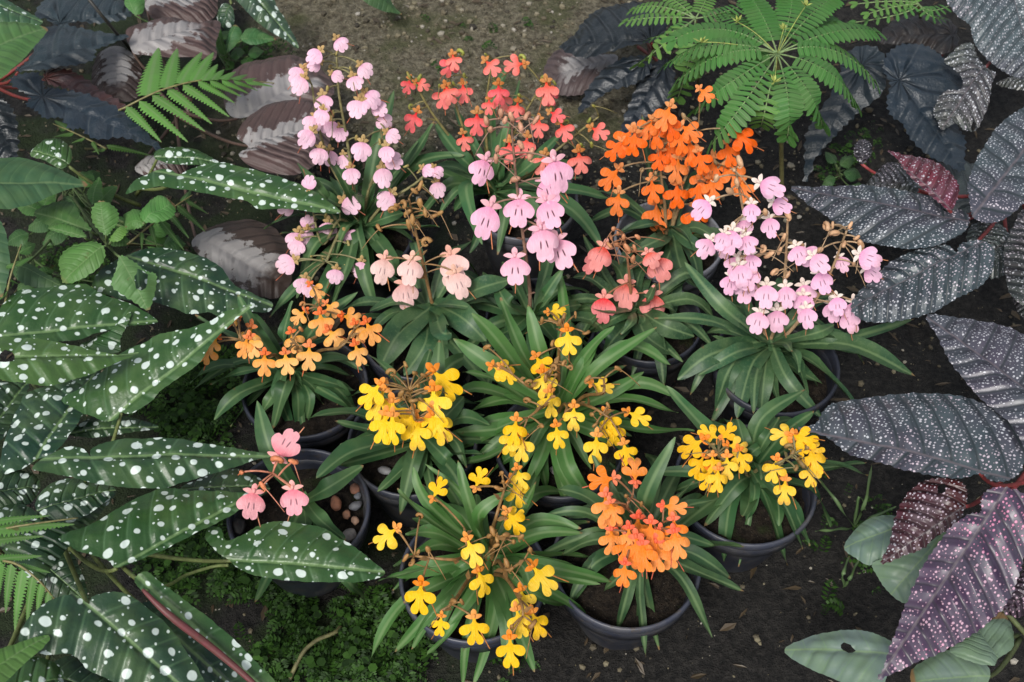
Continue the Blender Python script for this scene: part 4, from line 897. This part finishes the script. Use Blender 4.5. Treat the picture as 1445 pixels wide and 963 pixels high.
def orchid(crown, label, rach, flowers, leaves, kind, lip, hood, spur, stemc, fsize, mode, group='potted orchids in flower', lean=.03, zh=.2, buds=(), budc=(.30, .16, .05), leafc=(.030, .095, .030), lmat='orchid_leaf', slit=0.0, fill_n=6, zc=.105, bract=True, budr=.0042):
    C = PZ(crown, zc); e = empty('orchid', C, label, 'orchid', group)
    top = min(p[1] for r_ in rach for p in r_)
    def place(p, dy=0):
        if mode == 'y':
            f = max(0, (crown[1] - p[1]) / max(1, crown[1] - top)); q = PY(p, C.y + lean * f + dy)
            return q if q.z > .135 else PZ(p, .135)
        return PZ(p, zh + dy)
    stalk = MB(); samples = []
    for r_ in rach:
        pts = [C + Vector((rnd(-.006, .006), rnd(-.006, .006), -.012))]
        if mode == 'z': pts.append(C.lerp(place(r_[0], -.03), .55) + UP * .012)
        pts += [place(p, .0 if mode == 'y' else .004 * i) for i, p in enumerate(r_)]
        P = catmull(pts, 7); stalk.tube(P, .0024, .0011, 6); k0 = int(len(P) * (.30 if mode == 'y' else .55)); samples += P[k0:]
        if bract:
            for k in range(3, len(P) - 3, 5):
                d = Vector((rnd(-1, 1), rnd(-1, .3), rnd(.3, 1))).normalized(); s = d.cross(UP).normalized(); L = rnd(.008, .018); c = P[k]
                stalk.add([c, c + d * L * .4 + s * .0028, c + d * L, c + d * L * .4 - s * .0028], [(0, 1, 2, 3)])
    def near(q): return min(samples, key=lambda s_: (s_ - q - Vector((0, 0, -.004))).length)
    var, hm, sm = flower_meshes(kind)
    for fl in flowers:
        x, y = fl[:2]; ang = fl[2] if len(fl) > 2 else 0; sc = fl[3] if len(fl) > 3 else 1
        pos = place((x, y), (rnd(-.028, .004) if mode == 'y' else rnd(-.02, .014)))
        px2m = depth(pos) / FPX; size = 1.08 * fsize * px2m * sc * rnd(.86, 1.10)
        nrm = ((CAMP - pos).normalized() * .85 + UP * .15 + Vector((rnd(-.32, .32), 0, rnd(-.18, .22)))).normalized()
        dn = (DN - nrm * DN.dot(nrm)).normalized(); dn = Matrix.Rotation(R(ang + rnd(-9, 9)), 3, nrm) @ dn
        X = dn.cross(nrm).normalized(); X = -dn.cross(nrm); Y = -dn; X = Y.cross(nrm).normalized()
        M = Matrix((X, Y, nrm)).transposed().to_4x4(); org = pos - dn * size * .46; M.translation = org - C
        M = M @ Matrix.Diagonal((size * rnd(.82, 1.02), size * rnd(.92, 1.05), size * rnd(.7, 1.6), 1))
        f = bpy.data.objects.new('flower', hm); link(f, e); f.matrix_local = M; f.color = (*hood, 0)
        l = bpy.data.objects.new('lip', random.choice(var)); link(l, f); l.color = (*lip, slit)
        s_ = bpy.data.objects.new('spur', sm); link(s_, f); s_.color = (*spur, 0); s_.rotation_euler = (rnd(-.15, .2), 0, rnd(-.45, .45))
        A = near(org); dl = (A - org).length; back = org - nrm * size * .04
        ctl = A.lerp(back, .55) + UP * dl * .22 - nrm * dl * .05
        stalk.tube(bez(A, ctl, back, 8), .0008, .0012, 5)
    bm = bud_meshes()
    for bd in buds:
        q = place(bd[:2], rnd(-.012, .0) if mode == 'y' else rnd(.0, .012)); r_ = budr * rnd(.65, 1.1)
        o = bpy.data.objects.new('bud', bm[random.choice((0, 0, 1, 2))]); link(o, e)
        o.matrix_local = Matrix.Translation(q - C) @ Matrix.Rotation(rnd(0, 6), 4, 'Z') @ Matrix.Rotation(rnd(-.9, .9), 4, 'X') @ Matrix.Scale(r_, 4)
        c = rnd(.8, 1.2); o.color = (budc[0] * c, budc[1] * c, budc[2] * c, 0)
        A = near(q); stalk.tube(bez(A, A.lerp(q, .5) + UP * (A - q).length * .25, q, 6), .0009, .0009, 5)
        if rnd(0, 1) < .6:
            d = Vector((rnd(-1, 1), rnd(-1, .2), rnd(-1, -.1))).normalized(); stalk.tube(bez(q, q + d * .012 + UP * .004, q + d * .03, 6), .0007, .0004, 4)
    if stalk.v: stalk.obj('flower_stalk', 'stem', e, stemc)
    for lf in leaves:
        tip, w = lf[0], lf[1]; mid = lf[2] if len(lf) > 2 and lf[2] else None; zt = lf[3] if len(lf) > 3 and lf[3] is not None else None; col = lf[4] if len(lf) > 4 else None
        up = crown[1] - tip[1]
        if zt is None: zt = .125 + max(-.045, min(.10, up * .00055))
        T = PZ(tip, zt); st = C + Vector((rnd(-.005, .005), rnd(-.005, .005), rnd(.0, .02)))
        if mid: Mp = PZ(mid, (zt + st.z) / 2 + .022)
        else: Mp = st.lerp(T, .5) + UP * (T - st).length * rnd(.10, .18)
        c0 = col or leafc; q = rnd(.85, 1.15); c0 = (c0[0] * q, c0[1] * q, c0[2] * q)
        Mp = Mp + Vector((rnd(-.006, .006), rnd(-.006, .006), rnd(-.004, .006))); strip(e, [st, Mp, T], w * rnd(.72, .95) * depth(Mp) / FPX, c0, lmat, rnd(.15, .35))
    fill_n = int(fill_n * 1.9)
    for k in range(fill_n):
        a = 2 * math.pi * (k + rnd(-.3, .3)) / max(1, fill_n); L = rnd(.060, .115); d = Vector((math.cos(a), math.sin(a), 0)); st = C.copy()
        strip(e, [st, st + d * L * .55 + UP * rnd(.012, .04) + Vector((rnd(-.012, .012), rnd(-.012, .012), 0)), st + d * L + UP * rnd(-.03, .03)], rnd(.010, .018), tuple(k_ * .8 for k_ in leafc), lmat, .25)
    return e

YL = (.92, .56, .010); YH = (.78, .27, .03); YS = (.45, .16, .03); YST = (.28, .15, .05)
NG = (.050, .148, .030); DG = (.030, .092, .032); MG = (.024, .075, .034)
# B: front open yellow
orchid((690, 795), 'open yellow orchid with scattered flowers and narrow pointed leaves, next to orange one', [[(640,790),(585,785)], [(660,770),(655,745)], [(705,760),(700,755)], [(715,805),(740,790)], [(700,730),(712,690)], [(640,850),(622,862)], [(735,850),(738,870)]],
 [(545,757,-55),(592,845,-5),(621,883,0,.78),(670,890,10),(666,779,20),(681,823,15),(725,737,40,.9),(765,816,40,1.05),(740,850,10),(733,878,5),(757,881,25),(720,920,0),(676,675,170,.8),(618,690,150,.75),(731,695,20,.9),(734,676,10,.85),(727,728,100,.8)],
 [((523,929),25,(577,850),.07),((557,920),22,(607,860),.08),((581,917),18,(611,862),.09),((602,925),18,(640,880),.08),((653,968),17,(656,895),.06),((668,968),24,(691,865),.06),((633,883),22,(662,840),.14),((557,814),30,(625,800)),((572,754),24,(625,748)),((560,690),16,(605,730)),((582,658),20,(608,720)),((594,684),22,(640,730)),((646,650),22,(664,715)),((723,692),26,(672,735),.20),((757,680),22,(735,735)),((839,880),20,(780,850)),((805,851),20,(765,840)),((864,821),22,(790,812)),((827,808),22,(765,790)),((820,746),22,(760,738)),((822,752),22,(765,755)),((530,821),12,(580,808)),((626,823),20,(660,800)),((600,655),12,None),((690,905),24,(690,850),.07)],
 'cut', YL, YH, YS, YST, 37, 'z', zh=.205, buds=[(572,788),(580,795),(590,780),(604,776),(701,761),(695,750),(721,804),(715,795),(748,777),(710,680),(704,690),(700,770),(690,757),(725,765),(640,848),(652,850),(593,729),(722,885),(752,880),(708,668),(715,755),(735,758)], leafc=NG, fill_n=12)
# G: wide central yellow
orchid((785, 590), 'widest yellow orchid with many loose flowers, standing in the middle of the group', [[(745,545),(725,530)], [(775,530),(788,505)], [(790,480),(795,462)], [(765,575),(745,590)], [(800,575),(795,590)], [(835,575),(860,590)], [(850,555),(852,535)]],
 [(709,523,70),(716,528,40,.8),(802,483,15),(786,440,90,.7),(768,543,0),(764,516,30),(777,570,0),(726,610,-10),(736,633,-5),(787,616,5),(809,590,0),(849,545,70,.8),(866,613,10),(841,633,0),(884,641,10),(900,588,65,.85),(860,600,15),(722,625,-20)],
 [((638,641),24,(700,590)),((646,638),22,(715,600)),((595,657),24,(690,645)),((626,570),26,(680,545)),((640,478),30,(690,510)),((666,442),30,(710,490)),((706,420),28,(728,490)),((745,430),26,(755,500)),((849,470),20,(820,520)),((867,460),20,(825,505)),((927,462),22,(850,520)),((947,516),28,(880,492)),((909,525),22,(860,555)),((955,560),24,(890,545)),((957,583),26,(880,568)),((980,608),28,(890,605)),((819,716),22,(795,650),.09),((843,712),24,(800,655),.10),((686,675),26,(725,640)),((653,525),14,(700,540)),((755,690),26,(770,640),.10),((790,380),20,(790,470),.17),((700,660),22,(740,625)),((735,700),22,(757,650),.1)],
 'cut', YL, YH, YS, YST, 34, 'z', zh=.20, buds=[(687,490),(872,520),(829,535),(743,566),(764,601),(826,470),(781,485),(797,513),(782,520),(700,515),(790,455),(778,452),(795,450),(745,540),(835,585),(858,572),(780,560),(770,535),(812,445),(765,452),(805,520),(785,530),(840,600)], leafc=NG, fill_n=12)
# F: tight yellow head on the left
orchid((597, 625), 'yellow orchid with one tight brown-centred head and broad leaves beside pebbled pot', [[(585,590),(578,552)]],
 [(524,557,-35),(534,570,-20,.95),(556,588,0),(541,604,-10),(553,606,5,.95),(588,614,5),(613,573,10),(610,598,8),(620,603,20),(627,540,35),(580,600,0,.8)],
 [((446,676),42,(505,640),.15),((434,591),28,(500,582),.17),((581,695),30,(588,650),.09),((640,660),24,(620,640)),((655,560),30,(630,585)),((690,600),28,(650,590)),((660,700),24,(630,655),.09),((520,500),20,None),((620,480),26,(610,545))],
 'cut', (.92, .59, .014), YH, YS, (.26, .15, .05), 42, 'z', zh=.215, buds=[(553,527),(545,540),(572,515),(586,527),(598,530),(608,535),(560,545),(570,540),(580,548),(590,545),(575,560),(585,565),(600,553),(566,556),(610,548),(595,565)], leafc=DG, fill_n=9, budc=(.30, .17, .05))
# D: two-headed yellow
orchid((1058, 672), 'yellow orchid with two tight flower heads and drooping dark leaves', [[(1035,660),(1013,640)], [(1095,655),(1122,640)]],
 [(977,630,-60),(986,658,-20),(1000,612,-120,.9),(1026,610,140,.8),(1026,660,5),(1013,679,0),(1047,650,25),(998,678,-10,.9),(1040,630,80,.8),(1006,655,0,.7),(1092,664,-5),(1107,693,0),(1144,672,5),(1148,650,20),(1134,620,70),(1106,613,-100,.9),(1128,632,40,.8),(1150,635,60,.7)],
 [((994,743),30,(1035,695),.10),((1021,793),26,(1038,720),.07),((1053,735),20,(1060,700),.10),((1111,798),28,(1085,715),.07),((1142,771),26,(1112,712),.09),((1225,671),24,(1160,655)),((933,701),22,(1000,675)),((940,545),30,(1000,612),.19),((1136,550),26,(1075,600),.18),((916,666),22,(990,665)),((1075,677),16,None,.19),((1092,620),18,(1070,645)),((1149,580),24,(1100,620)),((1042,800),10,None,.06),((1040,590),26,(1050,630)),((985,590),24,(1020,630)),((1100,590),24,(1080,625))],
 'cut', (.92, .52, .010), (.85, .25, .02), YS, (.20, .17, .07), 33, 'z', zh=.20, buds=[(1005,628),(1012,640),(1020,648),(1000,640),(1010,655),(1025,635),(1118,640),(1126,648),(1130,655),(1115,632),(1138,632),(1122,660)], leafc=DG, fill_n=7, budc=(.22, .15, .05))
# C: orange front
orchid((905, 770), 'bright orange orchid with dense flowers and long red spurs', [[(885,715),(893,700)], [(895,755),(890,735)], [(925,750),(935,738)]],
 [(848,678,-70),(896,663,175,.85),(855,718,0),(862,738,5),(866,725,10),(951,716,80,.85),(900,750,5),(863,765,-5),(882,777,-3),(888,762,0),(908,786,0),(931,765,0),(952,750,10),(943,784,5),(926,785,0),(955,768,15,.9),(880,812,0,.9),(900,778,0),(917,755,0)],
 [((953,617),26,(918,700),.26),((1008,706),18,(955,715)),((1008,771),18,(960,758)),((1031,816),26,(975,780),.10),((792,784),20,(840,768)),((767,728),16,(830,722)),((930,918),24,(915,830),.05),((901,887),16,(893,830),.07),((807,850),26,(845,800),.09),((785,690),26,(835,705)),((835,640),20,(870,700)),((980,680),18,(940,720)),((850,835),22,(875,800),.09)],
 'cut', (.90, .27, .045), (.88, .17, .075), (.55, .10, .05), (.30, .12, .05), 36, 'z', zh=.205, buds=[(884,700),(905,712)], leafc=(.026, .072, .028), fill_n=7)
# A: small pink
orchid((425, 712), 'small pink orchid with three open flowers on a bare reddish stalk', [[(415,690),(385,668)]],
 [(403,627,150,.95),(355,713,-10,1.05),(414,708,8,1.05)],
 [((363,566),40,(393,640),.20),((513,657),30,(455,685),.15),((488,763),32,(455,735),.12),((360,850),24,(395,790),.06),((516,845),22,(480,800),.06),((425,760),30,None,.11)],
 'fan', (.86, .40, .43), (.84, .38, .36), (.55, .22, .12), (.55, .20, .12), 41, 'z', zh=.235, buds=[(341,667),(393,650),(414,652),(371,686)], budc=(.68, .22, .10), leafc=(.035, .10, .034), fill_n=0, slit=.8, bract=False, budr=.0055)
# E: peach orange, left
orchid((410, 530), 'peach orange orchid with ring of flowers beside the spotted begonia leaf tips', [[(380,500),(340,480)], [(420,490),(410,478)], [(450,470),(450,430)], [(480,490),(500,465)]],
 [(292,500,-20),(300,487,-25,.9),(328,453,-60,.7),(350,478,-10),(356,490,5),(373,514,0),(404,514,0),(415,483,20),(436,505,5),(345,490,-10,.9),(454,458,10),(473,477,40),(506,500,15),(524,470,20),(496,448,80,.8),(446,410,50,.8),(468,437,40,.8),(422,447,-50,.7),(505,470,10,.9)],
 [((272,550),24,(340,512)),((297,543),20,(345,530)),((320,573),28,(365,545),.10),((325,602),18,(358,560),.08),((413,606),26,(402,560),.08),((421,606),22,(425,560),.08),((430,603),18,(438,560),.08),((456,571),18,(445,545)),((501,551),22,(455,540)),((499,531),24,(455,525)),((521,516),24,(465,508)),((507,578),20,(470,553)),((335,415),22,(370,475)),((413,425),24,(408,480)),((275,445),20,(340,480)),((383,580),18,(395,550),.09),((505,412),22,(450,470)),((355,600),18,(380,560),.08)],
 'cut', (.90, .42, .115), (.82, .20, .05), (.60, .14, .04), (.28, .16, .06), 31, 'z', zh=.20, buds=[(428,430),(335,440),(324,447),(425,465),(450,425)], budc=(.60, .25, .08), leafc=(.032, .095, .036), fill_n=6)
# H: pale pink right
orchid((1082, 492), 'pale pink orchid with three crowded spikes and cream buds beside silver-dotted leaves', [[(1078,455),(1070,400),(1055,330),(1038,240)], [(1100,445),(1108,380),(1112,300)], [(1130,450),(1165,400),(1195,325)]],
 [(991,295,-50),(996,350,-25),(1022,352,-20),(1037,376,-10),(1050,322,10,.85),(1056,392,0),(1052,409,-15),(1030,402,-20),(1045,390,0),(1069,455,-10),(1096,453,5),(1081,418,0),(1139,449,5),(1137,416,5),(1133,430,0),(1161,399,10),(1182,432,5),(1199,453,15),(1226,364,65),(1087,264,60),(1102,290,60,.8),(1087,320,10,.8),(1060,300,0,.8),(1030,340,-10),(1143,362,60),(1157,372,50),(1232,386,60,.8),(1188,372,20,.8),(1110,418,0,.9),(1175,440,5),(1060,372,0,.9),(1018,340,-30,.9),(1128,360,30,.9),(1055,345,10,.8),(1205,440,10,.9)],
 [((923,449),24,(1000,452)),((956,536),36,(1005,500),.13),((994,408),26,(1040,450)),((1292,532),40,(1190,490),.13),((1215,580),36,(1150,515),.11),((1127,526),22,(1120,490),.15),((1010,580),34,(1040,515),.10),((1040,592),36,(1058,520),.10),((1073,592),34,(1078,525),.10),((1117,496),18,None,.17),((1177,459),22,(1140,470)),((966,370),26,(1020,440)),((1240,500),26,(1170,480)),((1160,590),26,(1115,530),.1),((985,530),28,(1030,500),.13),((1290,450),22,(1190,470),.12)],
 'fan', (.86, .51, .67), (.80, .68, .60), (.45, .17, .07), (.42, .28, .16), 31, 'y', lean=.03, buds=[(1036,240),(1011,252),(1112,303),(1076,353),(1106,336),(1157,353),(1165,320),(1178,330),(1209,336),(1059,287),(1132,366),(1205,373),(1040,258),(1030,270),(1094,385),(1085,360),(1200,318),(1215,345),(1100,355),(1062,350),(1190,345),(1128,345),(1112,388),(1175,318),(1080,300),(1044,228)], budc=(.62, .38, .22), leafc=MG, lmat='mottled_leaf', slit=.7, fill_n=11, budr=.0050)
# I: fading peach with broad leaves
orchid((608, 440), 'fading pale peach orchid with dry brown top and broad mottled leaves', [[(603,400),(593,355),(585,320),(577,280)]],
 [(540,381,-15),(579,384,0),(573,417,0),(641,378,10),(648,402,15,.9),(640,395,5,.8)],
 [((537,518),46,(570,470),.12),((570,530),46,(595,485),.11),((636,470),34,(630,478),.17),((667,434),22,(635,425),.16),((720,395),46,(665,418),.16),((686,482),44,(650,455),.14),((520,440),36,(560,435)),((690,545),34,(640,490),.11),((700,430),34,(655,430))],
 'fan', (.87, .59, .55), (.82, .46, .36), (.50, .22, .08), (.30, .17, .07), 39, 'y', lean=.02, buds=[(593,263),(553,297),(593,287),(621,301),(536,323),(601,343),(575,300),(582,310),(570,290),(588,315),(600,300),(560,290),(585,270),(614,305),(577,318)], budc=(.36, .20, .07), leafc=(.026, .080, .036), lmat='mottled_leaf', slit=.6, fill_n=8, budr=.0055)
# K: large pink single stem
orchid((752, 455), 'large-flowered pink orchid with one upright stem rising before the coral orchid', [[(748,420),(743,370),(735,310),(727,240),(721,165)]],
 [(680,243,-15,.95),(686,312,-15),(732,299,0,1.05),(787,247,15),(776,302,10),(767,343,5),(791,356,15),(727,382,0),(775,268,20,.9),(765,330,0,.85)],
 [((795,378),20,(775,420),.20),((700,400),28,(725,430)),((830,480),24,(790,460)),((690,480),26,(720,465)),((820,430),22,(790,440)),((765,540),26,(760,500),.11),((815,520),26,(785,485),.11)],
 'fan', (.87, .49, .62), (.84, .44, .52), (.55, .18, .07), (.30, .17, .12), 43, 'y', lean=.03, buds=[(707,160),(692,183),(686,171),(756,170),(702,211),(749,218),(727,253),(722,166),(713,170),(735,180),(700,225),(745,165),(735,205)], budc=(.58, .30, .20), leafc=DG, slit=1.0, fill_n=10, budr=.0055)
# J: tall coral, back
orchid((700, 275), 'tall coral orchid with loose spikes and green buds next to the gravel path', [[(675,230),(650,170),(634,110)], [(690,230),(685,160),(695,85)], [(705,235),(735,170),(765,120)], [(670,240),(610,160),(585,115)], [(740,250),(800,200),(845,165)]],
 [(634,95,-20),(640,88,0,.9),(694,95,35),(726,92,-70,.85),(626,138,-10),(633,133,10),(654,131,0),(704,133,5),(772,130,10),(777,136,15,.9),(729,156,0),(673,175,0,1.05),(583,170,-15),(576,121,-20,.8),(596,120,70,.8),(796,185,15),(845,186,65,.8),(819,229,0,1.05),(785,163,60,.8),(742,207,0),(719,214,0),(712,218,-10),(766,231,0),(655,200,10,.8),(690,150,0,.8),(710,145,10,.9),(760,180,0,.8)],
 [((729,73),24,(700,150),.24),((613,173),28,(655,225)),((680,345),28,(660,270),.16),((850,350),30,(790,290),.13),((600,240),24,(650,240)),((640,150),20,(665,210)),((820,250),26,(760,255)),((790,190),24,(750,230)),((660,180),18,(680,225)),((710,180),20,(705,225)),((640,300),26,(665,275)),((800,320),26,(750,285)),((760,330),26,(730,295)),((860,280),24,(790,265)),((735,110),18,(720,190),.22)],
 'cut', (.84, .175, .16), (.55, .22, .06), (.42, .12, .05), (.22, .19, .07), 28, 'y', lean=.05, buds=[(651,75),(686,78),(736,82),(577,107),(592,110),(580,152),(765,110),(782,117),(778,152),(838,150),(832,170),(640,118),(620,122),(655,107),(697,113),(733,135),(800,173),(820,205),(835,205)], budc=(.26, .30, .06), leafc=(.038, .115, .042), fill_n=7, budr=.0042)
# L: deep orange, back
orchid((942, 335), 'deep orange orchid with big dense flowers under the feathery umbrella plant', [[(938,290),(932,240),(927,170)], [(955,285),(975,230),(985,185)], [(960,290),(1000,250),(1025,225)]],
 [(939,165,-20),(883,198,-35),(868,212,-40),(893,203,-20),(913,181,-40),(861,252,-45),(871,287,-15),(921,270,0),(956,277,5),(928,306,0,1.1),(989,229,15),(943,216,0),(989,254,10),(973,186,50),(1029,217,20),(1049,196,50),(986,273,0),(1006,266,5),(1036,246,30),(996,133,40,.7),(983,308,0),(1050,270,20),(960,200,10),(925,190,0),(955,240,0),(975,215,10),(1010,240,10),(930,225,-10,.9),(945,180,20)],
 [((949,451),40,(946,385),.10),((896,354),28,(925,335),.16),((870,330),24,(910,325)),((1000,420),30,(970,380),.11),((1010,360),28,(975,345)),((880,390),28,(915,365),.12),((905,160),20,(925,250),.2),((985,360),26,None,.13)],
 'cut', (.88, .17, .012), (.70, .24, .07), (.50, .14, .04), (.30, .20, .10), 33, 'y', lean=.03, buds=[(965,165),(950,200),(910,195),(930,195),(975,205),(905,240),(925,245),(958,255),(1010,230)], budc=(.34, .24, .12), leafc=(.022, .066, .034), fill_n=6)
# M: small salmon
orchid((893, 445), 'small salmon pink orchid with a few nodding flowers below the deep orange one', [[(890,410),(886,370),(880,330)]],
 [(846,363,-30),(838,372,-35,.8),(851,436,-5),(883,417,0),(921,433,5),(931,380,15),(920,367,20,.7)],
 [((876,472),14,(885,455),.15),((980,475),36,(930,455),.13),((830,470),24,(865,455)),((850,500),28,(875,475),.12),((950,500),34,(920,475),.12),((925,400),20,(910,425)),((820,430),20,(860,435))],
 'fan', (.80, .27, .25), (.80, .33, .27), (.55, .16, .06), (.32, .14, .07), 36, 'y', lean=.02, buds=[(866,323),(860,346),(900,335),(893,366),(880,335),(870,345),(885,350),(895,350),(872,330),(862,335)], budc=(.55, .24, .12), leafc=(.022, .062, .026), lmat='mottled_leaf', fill_n=10, slit=.4, budr=.0050)
# N: tall light pink, left back
orchid((508, 325), 'tall light pink orchid with dozens of small round flowers beside brown leaves', [[(500,270),(490,200),(478,130),(475,80)], [(520,270),(540,215),(530,150)], [(490,275),(465,230),(450,180),(440,120)], [(480,310),(455,345),(440,290)], [(485,320),(460,370),(470,345)], [(540,290),(585,260),(612,235)]],
 [(481,63,30,.9),(443,80,-50,.9),(443,93,-60,.8),(420,107,-30),(423,121,-30),(516,100,50),(476,108,70,.7),(501,118,10),(456,146,0),(503,155,-10),(525,141,50),(535,153,40),(543,173,30),(440,176,-15),(453,165,-15),(468,183,0),(462,178,-10,.9),(555,193,50),(433,196,-30),(510,213,0),(545,218,5),(556,228,50),(450,221,-10),(466,223,0),(485,228,10,.8),(496,249,0,1.1),(541,251,0,1.1),(545,283,-30),(618,244,40,.8),(618,268,10),(604,241,60,.7),(435,258,170),(402,291,-60),(435,314,150),(417,341,-20),(433,335,0),(418,350,-10),(463,326,0),(495,290,60),(496,336,40),(403,373,-60),(473,391,0),(508,381,0),(428,404,-10),(437,410,10,.8),(480,190,10,.8),(512,150,0,.8)],
 [((613,172),26,(575,225)),((556,128),22,(530,210)),((655,219),24,(590,232),.18),((405,262),34,(460,290),.15),((380,448),22,(420,390),.10),((505,275),26,None,.19),((440,440),26,(475,380),.10),((470,430),26,(490,380),.1),((520,420),30,(515,370),.1),((560,390),30,(540,355),.12),((570,300),26,(545,310)),((620,320),26,(570,320)),((450,200),22,(480,260)),((420,230),24,(465,280)),((395,330),24,(450,325)),((530,440),24,(520,385),.1),((590,200),24,(550,260)),((440,470),20,(470,400),.09)],
 'round', (.88, .57, .69), (.46, .30, .12), (.40, .10, .05), (.24, .22, .10), 26, 'y', lean=.05, buds=[(467,95),(495,98),(462,126),(470,160),(475,75),(503,195),(536,200),(572,235),(590,243),(597,262),(440,275),(420,290),(480,288),(460,305),(418,370),(455,365),(485,375),(492,345),(440,362)], budc=(.34, .30, .10), leafc=DG, fill_n=7, slit=.25, budr=.0036)

for o in bpy.data.objects:
    if '_w' in o: del o['_w']
